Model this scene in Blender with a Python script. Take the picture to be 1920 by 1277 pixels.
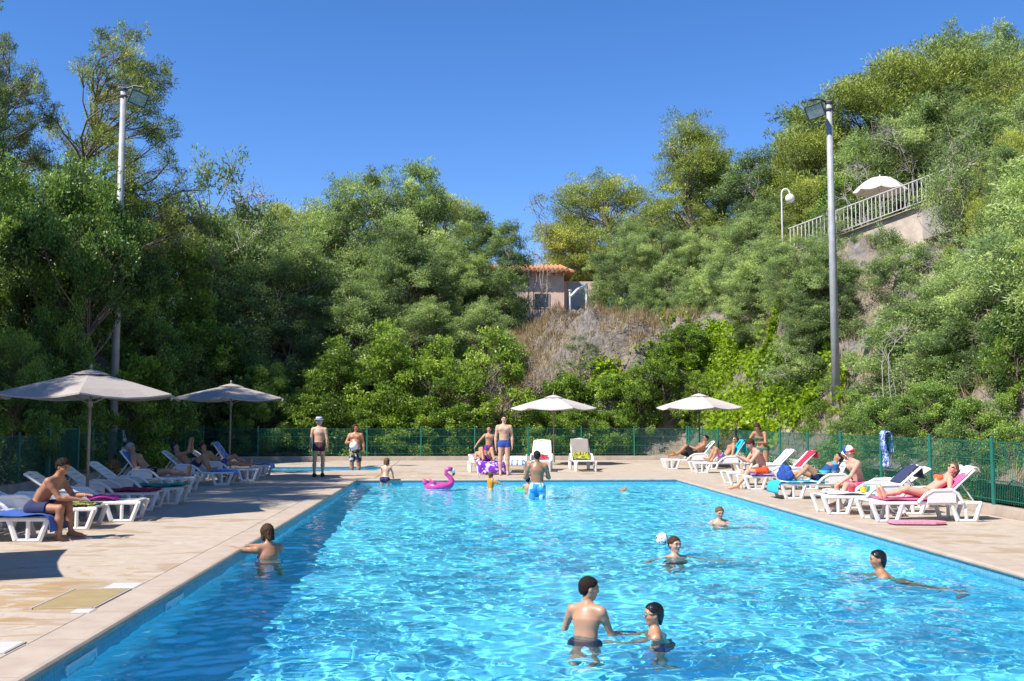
import bpy, bmesh, math, random
import numpy as np
from mathutils import Vector, Matrix
R = math.radians
for o in list(bpy.data.objects): bpy.data.objects.remove(o)
scene = bpy.context.scene
col = scene.collection

# ------------------------------------------------------------------ camera
CAM_H = 1.7
cam_d = bpy.data.cameras.new('camera'); cam = bpy.data.objects.new('camera', cam_d); col.objects.link(cam)
cam_d.sensor_width = 36.0; cam_d.lens = 35.0; cam_d.clip_start = 0.1; cam_d.clip_end = 3000
PITCH, YAW = R(4.49), R(-3.03)
cam.location = (0, 0, CAM_H); cam.rotation_euler = (R(90) + PITCH, 0, YAW)
scene.camera = cam
# ------------------------------------------------------------------ sky, sun, exposure
SUN_EL, SUN_TRAVEL = R(50), R(33)          # light travels towards +X turned this far towards +Y
world = bpy.data.worlds.new('World'); scene.world = world; world.use_nodes = True
wn = world.node_tree; bgn = wn.nodes['Background']
sky = wn.nodes.new('ShaderNodeTexSky'); sky.sky_type = 'NISHITA'; sky.sun_disc = False
sky.sun_elevation = SUN_EL
sd = Vector((-math.cos(SUN_TRAVEL) * math.cos(SUN_EL), -math.sin(SUN_TRAVEL) * math.cos(SUN_EL), math.sin(SUN_EL)))  # towards the sun
sky.sun_rotation = math.atan2(sd.x, sd.y)
sky.altitude = 1500; sky.air_density = 1.0; sky.dust_density = 0.0; sky.ozone_density = 3.2
hs = wn.nodes.new('ShaderNodeHueSaturation'); hs.inputs['Saturation'].default_value = 1.25
gm = wn.nodes.new('ShaderNodeGamma'); gm.inputs[1].default_value = 1.0
wb = wn.nodes.new('ShaderNodeMix'); wb.data_type = 'RGBA'; wb.blend_type = 'MULTIPLY'; wb.inputs[0].default_value = 1.0; wb.inputs[7].default_value = (1.02, .92, 1.04, 1)
wn.links.new(sky.outputs[0], hs.inputs['Color']); wn.links.new(hs.outputs[0], gm.inputs[0]); wn.links.new(gm.outputs[0], wb.inputs[6]); wn.links.new(wb.outputs[2], bgn.inputs['Color'])
bgn.inputs['Strength'].default_value = 0.115
sun_d = bpy.data.lights.new('sun', 'SUN'); sun = bpy.data.objects.new('sun', sun_d); col.objects.link(sun)
sun_d.energy = 4.4; sun_d.angle = R(0.53); sun_d.color = (1.0, 0.955, 0.88)
sun.rotation_euler = (-sd).to_track_quat('-Z', 'Y').to_euler(); sun.location = (-20, -10, 30)
sun_d.cycles.is_caustics_light = True
vs = scene.view_settings
vs.view_transform = 'Standard'; vs.look = 'None'; vs.exposure = 0.80; vs.gamma = 1.0; vs.use_curve_mapping = False
cy = scene.cycles
cy.max_bounces = 10; cy.diffuse_bounces = 5; cy.glossy_bounces = 5; cy.transmission_bounces = 6; cy.transparent_max_bounces = 12
cy.caustics_refractive = True; cy.caustics_reflective = True; cy.sample_clamp_indirect = 4.0; cy.blur_glossy = 0.6
cy.use_denoising = True

# ------------------------------------------------------------------ helpers
F_PX = 1920 * cam_d.lens / 36.0
_crot = cam.rotation_euler.to_matrix()
def ray(px, py):
    return (_crot @ Vector(((px - 960) / F_PX, -(py - 638.5) / F_PX, -1.0)))
def gp(px, py, z=0.0):                       # photograph pixel -> point on the level z
    d = ray(px, py); t = (z - CAM_H) / d.z
    return Vector((d.x * t, d.y * t, z))
def pY(px, py, Y):                           # photograph pixel -> point at distance Y
    d = ray(px, py); t = Y / d.y
    return Vector((d.x * t, Y, CAM_H + d.z * t))
rng = np.random.default_rng(7); random.seed(7)

def tag(o, label=None, cat=None, group=None, kind=None):
    if label: o['label'] = label
    if cat: o['category'] = cat
    if group: o['group'] = group
    if kind: o['kind'] = kind
    return o
def empty(name, loc=(0, 0, 0), rz=0.0, label=None, cat=None, group=None):
    o = bpy.data.objects.new(name, None); col.objects.link(o)
    o.location = loc; o.rotation_euler = (0, 0, rz); o.empty_display_size = .2
    return tag(o, label, cat, group)
def link(name, me, parent=None, mat=None, smooth=False):
    o = bpy.data.objects.new(name, me); col.objects.link(o)
    if parent is not None: o.parent = parent
    if mat is not None:
        for m in (mat if isinstance(mat, (list, tuple)) else [mat]): me.materials.append(m)
    if smooth: me.polygons.foreach_set('use_smooth', np.ones(len(me.polygons), bool))
    return o
def np_mesh(name, V, Fq, smooth=False):      # V (n,3), Fq (m,k) one polygon size
    V = np.ascontiguousarray(V, np.float32); Fq = np.ascontiguousarray(Fq, np.int32)
    me = bpy.data.meshes.new(name); n, k = Fq.shape
    me.vertices.add(len(V)); me.vertices.foreach_set('co', V.ravel())
    me.loops.add(n * k); me.loops.foreach_set('vertex_index', Fq.ravel())
    me.polygons.add(n); me.polygons.foreach_set('loop_start', np.arange(0, n * k, k, dtype=np.int32))
    me.update(calc_edges=True)
    if smooth: me.polygons.foreach_set('use_smooth', np.ones(n, bool))
    return me
class MB:
    """collects simple solids; build() links them as one mesh object"""
    def __init__(s): s.v = []; s.f = []; s.mi = []; s.cur = 0
    def add(s, vs_, fs):
        n = len(s.v); s.v += [tuple(p) for p in vs_]
        for f in fs: s.f.append([i + n for i in f]); s.mi.append(s.cur)
        return s
    def box(s, lo, hi, M=None):
        x0, y0, z0 = lo; x1, y1, z1 = hi
        P = [Vector(p) for p in ((x0,y0,z0),(x1,y0,z0),(x1,y1,z0),(x0,y1,z0),(x0,y0,z1),(x1,y0,z1),(x1,y1,z1),(x0,y1,z1))]
        if M is not None: P = [M @ p for p in P]
        return s.add(P, [(0,3,2,1),(4,5,6,7),(0,1,5,4),(1,2,6,5),(2,3,7,6),(3,0,4,7)])
    def tube(s, pts, rad, n=8, cap=True, flat=1.0, up=None):
        pts = [Vector(p) for p in pts]
        rad = rad if isinstance(rad, (list, tuple)) else [rad] * len(pts)
        vs_, fs = [], []; ref = None
        for i, p in enumerate(pts):
            t = (pts[min(i + 1, len(pts) - 1)] - pts[max(i - 1, 0)]).normalized()
            if ref is None: ref = Vector(up) if up else (Vector((0, 0, 1)) if abs(t.z) < .9 else Vector((1, 0, 0)))
            a = (ref - t * ref.dot(t)).normalized(); b = t.cross(a); ref = a
            for k in range(n):
                w = 2 * math.pi * k / n
                vs_.append(p + a * (math.cos(w) * rad[i] * flat) + b * (math.sin(w) * rad[i]))
        for i in range(len(pts) - 1):
            for k in range(n):
                fs.append((i*n+k, i*n+(k+1)%n, (i+1)*n+(k+1)%n, (i+1)*n+k))
        if cap:
            fs.append(tuple(range(n - 1, -1, -1))); fs.append(tuple(range((len(pts)-1)*n, len(pts)*n)))
        return s.add(vs_, fs)
    def lathe(s, prof, n=24, M=None, close=False):
        vs_, fs = [], []
        for r, z in prof:
            for k in range(n):
                w = 2 * math.pi * k / n; p = Vector((r * math.cos(w), r * math.sin(w), z))
                vs_.append(M @ p if M is not None else p)
        for i in range(len(prof) - 1):
            for k in range(n): fs.append((i*n+k, i*n+(k+1)%n, (i+1)*n+(k+1)%n, (i+1)*n+k))
        return s.add(vs_, fs)
    def prism(s, outline, d0, d1, M=None):       # outline in (x,z), extruded along y
        n = len(outline)
        P = [Vector((x, d0, z)) for x, z in outline] + [Vector((x, d1, z)) for x, z in outline]
        if M is not None: P = [M @ p for p in P]
        fs = [tuple(range(n)), tuple(range(2*n-1, n-1, -1))] + [(i, i+n, (i+1)%n+n, (i+1)%n) for i in range(n)]
        return s.add(P, fs)
    def mesh(s, name):
        me = bpy.data.meshes.new(name); me.from_pydata(s.v, [], s.f)
        if any(s.mi): me.polygons.foreach_set('material_index', np.array(s.mi, np.int32))
        bm = bmesh.new(); bm.from_mesh(me); bmesh.ops.recalc_face_normals(bm, faces=bm.faces); bm.to_mesh(me); bm.free()
        me.update(); return me
    def build(s, name, mat=None, parent=None, smooth=False, bevel=0):
        me = s.mesh(name)
        if bevel:
            bm = bmesh.new(); bm.from_mesh(me)
            bmesh.ops.bevel(bm, geom=bm.edges[:], offset=bevel, segments=2, affect='EDGES', clamp_overlap=True)
            bm.to_mesh(me); bm.free(); me.update()
        return link(name, me, parent, mat, smooth)
def copy_tree(o, parent=None):
    c = o.copy(); col.objects.link(c); c.parent = parent
    for ch in o.children: copy_tree(ch, c)
    return c
# ------------------------------------------------------------------ materials
class NT:
    def __init__(s, name):
        s.m = bpy.data.materials.new(name); s.m.use_nodes = True; s.t = s.m.node_tree
        s.b = s.t.nodes['Principled BSDF']; s.out = s.t.nodes['Material Output']
    def n(s, kind, **kw):
        nd = s.t.nodes.new('ShaderNode' + kind)
        for k, v in kw.items():
            if k in nd.inputs.keys(): nd.inputs[k].default_value = v
            else: setattr(nd, k, v)
        return nd
    def l(s, a, b): s.t.links.new(a, b); return s
    def pos(s, scale=(1, 1, 1), obj=False, rot=(0, 0, 0)):
        mp = s.n('Mapping'); mp.inputs['Scale'].default_value = scale; mp.inputs['Rotation'].default_value = rot
        if obj: tc = s.n('TexCoord'); s.l(tc.outputs['Object'], mp.inputs[0])
        else: g = s.n('NewGeometry'); s.l(g.outputs['Position'], mp.inputs[0])
        return mp.outputs[0]
    def noise(s, scale, detail=4, rough=.55, vec=None, dist=0):
        nd = s.n('TexNoise'); nd.inputs['Scale'].default_value = scale; nd.inputs['Detail'].default_value = detail
        nd.inputs['Roughness'].default_value = rough; nd.inputs['Distortion'].default_value = dist
        if vec is not None: s.l(vec, nd.inputs['Vector'])
        return nd.outputs['Fac']
    def ramp(s, fac, stops, interp='LINEAR'):
        nd = s.n('ValToRGB'); nd.color_ramp.interpolation = interp; e = nd.color_ramp.elements
        while len(e) < len(stops): e.new(.5)
        for el, (p, c) in zip(e, stops): el.position = p; el.color = (*c, 1) if len(c) == 3 else c
        s.l(fac, nd.inputs[0]); return nd.outputs[0]
    def mix(s, fac, a, b, mode='MIX'):
        nd = s.n('Mix', data_type='RGBA', blend_type=mode)
        for sock, v in ((nd.inputs[0], fac), (nd.inputs[6], a), (nd.inputs[7], b)):
            if hasattr(v, 'is_linked') or hasattr(v, 'links'): s.l(v, sock)
            elif isinstance(v, (int, float)): sock.default_value = v
            else: sock.default_value = (*v, 1) if len(v) == 3 else v
        return nd.outputs[2]
    def math(s, op, a, b=0.0, clamp=False):
        nd = s.n('Math', operation=op, use_clamp=clamp)
        for sock, v in ((nd.inputs[0], a), (nd.inputs[1], b)):
            if isinstance(v, (int, float)): sock.default_value = v
            else: s.l(v, sock)
        return nd.outputs[0]
    def bump(s, h, strength=.3, dist=.02):
        nd = s.n('Bump'); nd.inputs['Strength'].default_value = strength; nd.inputs['Distance'].default_value = dist
        s.l(h, nd.inputs['Height']); s.l(nd.outputs[0], s.b.inputs['Normal']); return s
    def col(s, c):
        if hasattr(c, 'links'): s.l(c, s.b.inputs['Base Color'])
        else: s.b.inputs['Base Color'].default_value = (*c, 1)
        return s
    def rough(s, v):
        if hasattr(v, 'links'): s.l(v, s.b.inputs['Roughness'])
        else: s.b.inputs['Roughness'].default_value = v
        return s
_plain = {}
def plain(name, c, rough=.6, var=.12, scale=18, metal=0.0, bump=0.0, spec=None):
    """base colour with a little procedural unevenness"""
    if name in _plain: return _plain[name]
    n = NT(name); v = n.pos(obj=True)
    f = n.noise(scale, 5, .6, v)
    a = tuple(x * (1 - var) for x in c); b = tuple(min(1, x * (1 + var)) for x in c)
    n.col(n.ramp(f, [(.3, a), (.7, b)])).rough(rough); n.b.inputs['Metallic'].default_value = metal
    if spec is not None: n.b.inputs['Specular IOR Level'].default_value = spec
    if bump: n.bump(f, bump, .01)
    _plain[name] = n.m; return n.m
# ------------------------------------------------------------------ pool, deck
PX0, PX1, PY0, PY1 = -2.87, 6.20, 1.2, 28.3
WZ = -0.14
FX0, FX1, FY1 = -10.45, 9.55, 41.2           # fence lines
KX0, KX1, KY0, KY1 = -7.0, -2.7, 33.2, 36.4  # paddling pool
def deck_mat():
    n = NT('deck_concrete'); p = n.pos()
    big = n.noise(.55, 5, .6, p); fine = n.noise(38, 6, .7, p); mid = n.noise(5, 6, .62, p)
    base = n.ramp(mid, [(.25, (.40, .315, .235)), (.55, (.475, .39, .305)), (.8, (.54, .455, .37))])
    base = n.mix(n.math('MULTIPLY', n.ramp(fine, [(.35, (0, 0, 0)), (.75, (1, 1, 1))]), .22), base, (.36, .27, .2))
    # tan wet stains: long drawn-out patches
    st = n.noise(1.0, 5, .58, n.pos((.85, 1.9, 1), rot=(0, 0, .35)), .8)
    patch = n.noise(.22, 2, .5, n.pos((1, 1, 1)))
    m = n.math('ADD', st, n.math('MULTIPLY', patch, .42))
    m = n.ramp(m, [(.765, (0, 0, 0)), (.80, (1, 1, 1))])
    base = n.mix(n.math('MULTIPLY', m, .55), base, (.40, .265, .135))
    gp_ = n.pos(); ds = n.n('VectorMath', operation='DISTANCE'); n.l(n.mix(1.0, gp_, (1, .62, 1), 'MULTIPLY'), ds.inputs[0]); ds.inputs[1].default_value = (-4.35, 9.6 * .62, 0)
    sp = n.math('SUBTRACT', n.noise(1.5, 5, .6, n.pos((.8, 1.7, 1), rot=(0, 0, .35)), 1.2), n.math('MULTIPLY', ds.outputs['Value'], .13))
    base = n.mix(n.math('MULTIPLY', n.ramp(sp, [(.41, (0, 0, 0)), (.435, (1, 1, 1))]), .8), base, (.385, .25, .115))
    lime = n.ramp(n.noise(1.7, 4, .6, n.pos((1, .6, 1))), [(.64, (0, 0, 0)), (.74, (1, 1, 1))])
    base = n.mix(n.math('MULTIPLY', lime, .35), base, (.74, .66, .58))
    n.col(base); n.rough(n.math('SUBTRACT', .82, n.math('MULTIPLY', m, .3)))
    n.bump(fine, .25, .006); return n.m
DECK = deck_mat()
def coping_mat():
    n = NT('coping_stone'); p = n.pos(); f = n.noise(30, 6, .7, p); mid = n.noise(3, 5, .6, p)
    c = n.ramp(mid, [(.3, (.41, .32, .245)), (.7, (.51, .42, .335))])
    c = n.mix(n.math('MULTIPLY', f, .25), c, (.34, .25, .17))
    n.col(c).rough(.75).bump(f, .25, .006); return n.m
COPING = coping_mat()
def mosaic_mat():
    n = NT('pool_mosaic'); p = n.pos()
    br = n.n('TexBrick', offset=0.0); br.inputs['Scale'].default_value = 1.0
    br.inputs['Brick Width'].default_value = .05; br.inputs['Row Height'].default_value = .05; br.inputs['Mortar Size'].default_value = .004
    br.inputs['Color1'].default_value = (.05, .27, .40, 1); br.inputs['Color2'].default_value = (.10, .38, .50, 1); br.inputs['Mortar'].default_value = (.22, .42, .5, 1)
    # run along x+y, up z
    sx = n.n('SeparateXYZ'); n.l(p, sx.inputs[0]); cb = n.n('CombineXYZ')
    n.l(n.math('ADD', sx.outputs[0], sx.outputs[1]), cb.inputs[0]); n.l(sx.outputs[2], cb.inputs[1]); n.l(cb.outputs[0], br.inputs['Vector'])
    c = n.mix(n.math('MULTIPLY', n.noise(6, 4, .6, p), .5), br.outputs[0], (.12, .40, .52))
    n.col(c).rough(.25); return n.m
def liner_mat():
    n = NT('pool_liner'); p = n.pos(); f = n.noise(1.2, 4, .6, p)
    n.col(n.ramp(f, [(.3, (.20, .77, .94)), (.7, (.25, .81, .97))])).rough(.5); return n.m
LINER = liner_mat(); MOSAIC = mosaic_mat()
def rect_grid(xs, ys, holes, z):
    V, Fq, idx = [], [], {}
    def vid(x, y):
        if (x, y) not in idx: idx[(x, y)] = len(V); V.append((x, y, z))
        return idx[(x, y)]
    for i in range(len(xs) - 1):
        for j in range(len(ys) - 1):
            cx, cy_ = (xs[i] + xs[i+1]) / 2, (ys[j] + ys[j+1]) / 2
            if any(a < cx < b and c < cy_ < d for a, b, c, d in holes): continue
            Fq.append((vid(xs[i], ys[j]), vid(xs[i+1], ys[j]), vid(xs[i+1], ys[j+1]), vid(xs[i], ys[j+1])))
    return np_mesh('sheet', np.array(V), np.array(Fq))
# bedding under the slabs, with the holes of both pools
bed = tag(link('deck_bed', rect_grid([-14, KX0-.02, PX0-.32, KX1+.02, PX1+.32, 12], [-6, PY0-.32, PY1+.32, KY0-.02, KY1+.02, 43],
          [(PX0-.32, PX1+.32, PY0-.32, PY1+.32), (KX0-.02, KX1+.02, KY0-.02, KY1+.02)], -.03), None, plain('joint_sand', (.30, .235, .18), .9)), kind='structure')
deck = empty('pool_deck'); deck['kind'] = 'structure'
GAP = .012
def slab(x0, x1, y0, y1):
    m = MB(); b = .006; top = random.uniform(-.0015, .0015)
    x0 += GAP/2; x1 -= GAP/2; y0 += GAP/2; y1 -= GAP/2
    m.add([(x0,y0,-.06),(x1,y0,-.06),(x1,y1,-.06),(x0,y1,-.06),(x0,y0,top-b),(x1,y0,top-b),(x1,y1,top-b),(x0,y1,top-b),
           (x0+b,y0+b,top),(x1-b,y0+b,top),(x1-b,y1-b,top),(x0+b,y1-b,top)],
          [(0,1,5,4),(1,2,6,5),(2,3,7,6),(3,0,4,7),(4,5,9,8),(5,6,10,9),(6,7,11,10),(7,4,8,11),(8,9,10,11)])
    return m.build('slab', DECK, deck)
CW = .38
def rows(a, b, step):
    k = max(1, round((b - a) / step)); return [a + (b - a) * i / k for i in range(k + 1)]
ysl = rows(-6, PY1 + CW, 3.45)
for xs in (rows(FX0 - .4, PX0 - CW, 3.6), rows(PX1 + CW, FX1 - .16, 3.0)):
    for i in range(len(xs) - 1):
        for j in range(len(ysl) - 1): slab(xs[i], xs[i+1], ysl[j], ysl[j+1])
for xs in (rows(PX0 - CW, PX1 + CW, 3.2),):
    for i in range(len(xs) - 1): slab(xs[i], xs[i+1], -6, PY0 - CW)
far_y = [PY1 + CW, KY0 - .3, KY1 + .3, FY1 - .18]
far_x = [FX0 - .4, KX0 - .3, KX1 + .3, .6, 3.7, 6.7, FX1 - .16]
for i in range(len(far_x) - 1):
    for j in range(3):
        if i == 1 and j == 1: continue
        slab(far_x[i], far_x[i+1], far_y[j], far_y[j+1])
# coping: rounded nose stones around both pools
def coping(a, b, out, w, name='coping_stone', parent=deck):
    a, b, out = Vector(a), Vector(b), Vector(out); d = (b - a).normalized(); L = (b - a).length; k = max(1, round(L / 1.15))
    prof = [(-.025, -.05), (-.034, -.032), (-.03, -.012), (-.014, .003), (.02, .008), (w - .01, .006), (w, .0), (w, -.055)]
    for i in range(k):
        s0, s1 = L * i / k + .003, L * (i + 1) / k - .003
        m = MB(); n = len(prof); P = []
        for s_ in (s0, s1):
            for u, z in prof: q = a + d * s_ + out * u; P.append((q.x, q.y, z))
        m.add(P, [(j, (j+1) % n, (j+1) % n + n, j + n) for j in range(n)] + [tuple(range(n-1, -1, -1)), tuple(range(n, 2*n))])
        m.build(name, COPING, parent)
coping((PX0, PY0, 0), (PX0, PY1, 0), (-1, 0, 0), CW - .004); coping((PX1, PY0, 0), (PX1, PY1, 0), (1, 0, 0), CW - .004)
coping((PX0 - CW, PY1, 0), (PX1 + CW, PY1, 0), (0, 1, 0), CW - .004); coping((PX0 - CW, PY0, 0), (PX1 + CW, PY0, 0), (0, -1, 0), CW - .004)
for a, b, o_ in (((KX0, KY0), (KX0, KY1), (-1, 0)), ((KX1, KY0), (KX1, KY1), (1, 0)), ((KX0 - .3, KY0), (KX1 + .3, KY0), (0, -1)), ((KX0 - .3, KY1), (KX1 + .3, KY1), (0, 1))):
    coping((*a, 0), (*b, 0), (*o_, 0), .296)
# basin: floor slopes to the deep end near the camera
def basin(name, x0, x1, y0, y1, depth_pts, wl):
    e = empty(name); e['kind'] = 'structure'
    V, Fq = [], []
    ys = [y for y, _ in depth_pts]
    for y, z in depth_pts: V += [(x0, y, z), (x1, y, z)]
    Fq = [(2*i, 2*i+1, 2*i+3, 2*i+2) for i in range(len(ys) - 1)]
    m = MB(); m.add(V, Fq)
    n = len(ys); tb = wl - .16
    for x in (0, 1):
        X = (x0, x1)[x]
        P = [(X, y, z) for y, z in depth_pts] + [(X, y, tb) for y in ys]
        m.add(P, [(i, i+1, n+i+1, n+i) for i in range(n - 1)])
    for (y, z) in (depth_pts[0], depth_pts[-1]): m.add([(x0, y, z), (x1, y, z), (x1, y, tb), (x0, y, tb)], [(0, 1, 2, 3)])
    me = m.mesh('floor'); fl = link('basin_liner', me, e, LINER)
    band = MB(); t = .006
    for lo, hi in (((x0-.05, y0, tb-.02), (x0+t, y1, -.055)), ((x1-t, y0, tb-.02), (x1+.05, y1, -.055)),
                   ((x0+t, y1-t, tb-.02), (x1-t, y1+.05, -.055)), ((x0+t, y0-.05, tb-.02), (x1-t, y0+t, -.055))): band.box(lo, hi)
    bd = band.build('waterline_tiles', MOSAIC, e)
    for o in (fl, bd): o.cycles.is_caustics_receiver = True
    return e
basin('swimming_pool', PX0, PX1, PY0, PY1, [(PY0, -1.9), (9.0, -1.55), (17, -1.15), (23, -.90), (PY1, -.80)], WZ)
basin('paddling_pool', KX0, KX1, KY0, KY1, [(KY0, -.30), (KY1, -.26)], -.10)
# underwater wall fittings on the left wall: skimmer mouths
def skimmer(y, z, w, h):
    e = empty('skimmer_mouth', (PX0, y, z)); m = MB(); t = .03
    m.box((0, -w/2, -h/2), (.02, w/2, -h/2 + t)); m.box((0, -w/2, h/2 - t), (.02, w/2, h/2))
    m.box((0, -w/2, -h/2 + t), (.02, -w/2 + t, h/2 - t)); m.box((0, w/2 - t, -h/2 + t), (.02, w/2, h/2 - t))
    a = m.build('surround', plain('skimmer_plastic', (.55, .72, .78), .4), e)
    m = MB(); m.box((.0005, -w/2 + t, -h/2 + t), (.010, w/2 - t, h/2 - t)); b = m.build('flap', plain('skimmer_flap', (.35, .62, .74), .4), e)
    for o in (a, b): o.cycles.is_caustics_receiver = True
    return e
for (px, py), which in (((325, 1112), 'pale skimmer opening in the left pool wall, the farther of two'), ((150, 1222), 'pale skimmer opening in the left pool wall, the nearer of two')):
    d = ray(px, py); t = (PX0 - 0) / d.x; P = d * t
    tag(skimmer(P.y, -.22, .62, .24), which, 'skimmer', 'skimmers in the pool wall')
# ------------------------------------------------------------------ water
SWIM = [(1.08, 8.6, .010), (1.75, 8.65, .009), (2.9, 13.5, .007), (4.55, 17.6, .006), (5.1, 11.6, .008), (-2.4, 13.45, .006), (1.85, 23.7, .007), (1.55, 24.9, .005), (.82, 26.1, .007), (-2.0, 27.9, .006), (-.5, 26, .004)]
def water_mesh(x0, x1, y0, y1, z, amp, ygrid, dx):
    xs = np.linspace(x0, x1, int((x1 - x0) / dx) + 1); X, Y = np.meshgrid(xs, ygrid)
    r = np.random.default_rng(11); H = np.zeros_like(X)
    wx = X + .22 * np.sin(Y * 1.1 + 2) + .12 * np.sin(2.3 * X + 1.7 * Y); wy = Y + .2 * np.sin(X * 1.3 + .5) + .12 * np.sin(2.1 * Y - 1.9 * X)
    for lam, a, n in ((1.9, .0045, 6), (1.0, .0032, 9), (.48, .0037, 12), (.26, .0034, 18), (.15, .0019, 22)):
        for _ in range(n):
            th = r.uniform(0, 2 * math.pi); l = lam * r.uniform(.75, 1.3); k = 2 * math.pi / l
            H += a / math.sqrt(n) * 1.5 * np.sin(k * (np.cos(th) * wx + np.sin(th) * wy) + r.uniform(0, 6.28))
    env = .75 + .3 * np.sin(X * .7 + 1) * np.sin(Y * .45 + .3)
    H = H * amp * env
    if amp == 1.0:                            # rings spreading from the bathers
        for sx_, sy_, a_ in SWIM:
            d_ = np.hypot(X - sx_, Y - sy_); H += a_ * np.exp(-d_ / .55) * np.sin(d_ * 2 * math.pi / .24 + sx_ * 7)
    V = np.stack([X, Y, z + H], -1).reshape(-1, 3); ny, nx = X.shape
    i = np.arange(ny - 1)[:, None] * nx + np.arange(nx - 1)[None]
    return np_mesh('water', V, np.stack([i, i + 1, i + nx + 1, i + nx], -1).reshape(-1, 4), True)
def water_mat():
    n = NT('pool_water'); n.t.nodes.remove(n.b)
    g = n.n('BsdfGlass'); g.inputs['Roughness'].default_value = 0.0; g.inputs['IOR'].default_value = 1.33
    g.inputs['Color'].default_value = (.82, .975, 1.0, 1); n.l(g.outputs[0], n.out.inputs['Surface']); return n.m
WATER = water_mat()
yg = [PY0 + .007]
while yg[-1] < PY1 - .007: yg.append(yg[-1] + .045 + max(0, yg[-1] - 12) * .0022)
yg[-1] = PY1 - .007
w = link('pool_water', water_mesh(PX0 + .007, PX1 - .007, 0, 0, WZ, 1.0, np.array(yg), .05), None, WATER); tag(w, kind='structure'); w.cycles.is_caustics_caster = True
w = link('paddling_water', water_mesh(KX0 + .007, KX1 - .007, 0, 0, -.10, .3, np.arange(KY0 + .007, KY1 - .007, .1), .1), None, WATER); tag(w, kind='structure'); w.cycles.is_caustics_caster = True
# ------------------------------------------------------------------ terrain
def sm(a, b, t):
    t = np.clip((np.asarray(t, float) - a) / (b - a), 0, 1); return t * t * (3 - 2 * t)
def vnoise(x, y, seed=0):                     # cheap value noise from sines
    r = np.random.default_rng(seed); s_ = 0
    for k in (.23, .5, 1.1, 2.3):
        for _ in range(3):
            th = r.uniform(0, 6.28); s_ = s_ + np.sin(k * (np.cos(th) * x + np.sin(th) * y) * 2 + r.uniform(0, 6.28)) * .33 / (k * 4) ** .8
    return s_
def zt(x, y):
    x = np.asarray(x, float); y = np.asarray(y, float)
    dl = FX0 - .55 - x; dr = x - (FX1 + .45); df = y - (FY1 + .5)
    zl = 4.6 * sm(0, 4.2, dl) + .30 * np.maximum(dl - 4, 0)
    zf = 6.2 * sm(.1, 1, df / (10.5 - 6.0 * sm(3.0, 7.0, x))) + .13 * np.maximum(df - 10, 0)
    zf = zf * (.55 + .45 * sm(-9, 3, x))
    wr = 9.0 - 5.6 * sm(29.5, 36, y)
    zr = 7.4 * sm(-.2, 1, dr / wr) + 14 * sm(11.5, 30, dr) + .1 * np.maximum(dr - 30, 0)
    d = np.maximum(np.maximum(dl, dr), df)
    z = np.maximum(np.maximum(zl, zf), zr)
    z = np.log(np.exp(np.clip(zl * 1.2, 0, 60)) + np.exp(np.clip(zf * 1.2, 0, 60)) + np.exp(np.clip(zr * 1.2, 0, 60)) - 2) / 1.2
    rough = vnoise(x, y, 3) * .55 + vnoise(x * 3, y * 3, 5) * .22
    rough = rough + (np.abs(vnoise(x * 4.5, y * 4.5 + z, 13)) + .6 * np.abs(vnoise(x * 9, y * 9 + 2 * z, 14)) - .15) * .55 * sm(1.0, 4, zr + zf * sm(2, 6, x)) * (1 - sm(9, 12, z))
    flat = 1 - sm(5.3, 6.3, dr) * (1 - sm(10, 12, dr)) * .6
    return z + rough * sm(.1, 2.2, d) * flat - .05
def ground_mat():
    n = NT('hillside_ground'); p = n.pos(); g = n.n('NewGeometry')
    sx = n.n('SeparateXYZ'); n.l(g.outputs['Normal'], sx.inputs[0])
    rock = n.ramp(n.noise(2.6, 12, .74, p, .3), [(.3, (.11, .10, .095)), (.5, (.22, .20, .19)), (.72, (.36, .325, .30))])
    crack = n.n('TexVoronoi', feature='DISTANCE_TO_EDGE'); crack.inputs['Scale'].default_value = 1.6
    n.l(n.pos((1, 1, 1.8), rot=(.3, .5, .2)), crack.inputs['Vector'])
    rock = n.mix(n.math('MULTIPLY', n.ramp(n.noise(9, 6, .7, n.pos((1, 1, .35))), [(.42, (1, 1, 1)), (.56, (0, 0, 0))]), .6), rock, (.10, .085, .07))
    rock = n.mix(n.math('MULTIPLY', n.ramp(n.noise(.9, 4, .6, p), [(.45, (0, 0, 0)), (.6, (1, 1, 1))]), .55), rock, (.33, .245, .15))
    soil = n.ramp(n.noise(4, 7, .65, p), [(.3, (.19, .13, .075)), (.55, (.32, .225, .12)), (.8, (.42, .32, .18))])
    f = n.math('ADD', n.math('MULTIPLY', sx.outputs[2], 1.4), n.math('MULTIPLY', n.noise(.7, 4, .6, p), .8))
    n.col(n.mix(n.ramp(f, [(1.12, (0, 0, 0)), (1.42, (1, 1, 1))]), rock, soil)).rough(.9)
    n.bump(n.math('ADD', n.noise(5, 8, .7, p), n.math('MULTIPLY', crack.outputs[0], .15)), .9, .12); return n.m
GROUND = ground_mat()
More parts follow.
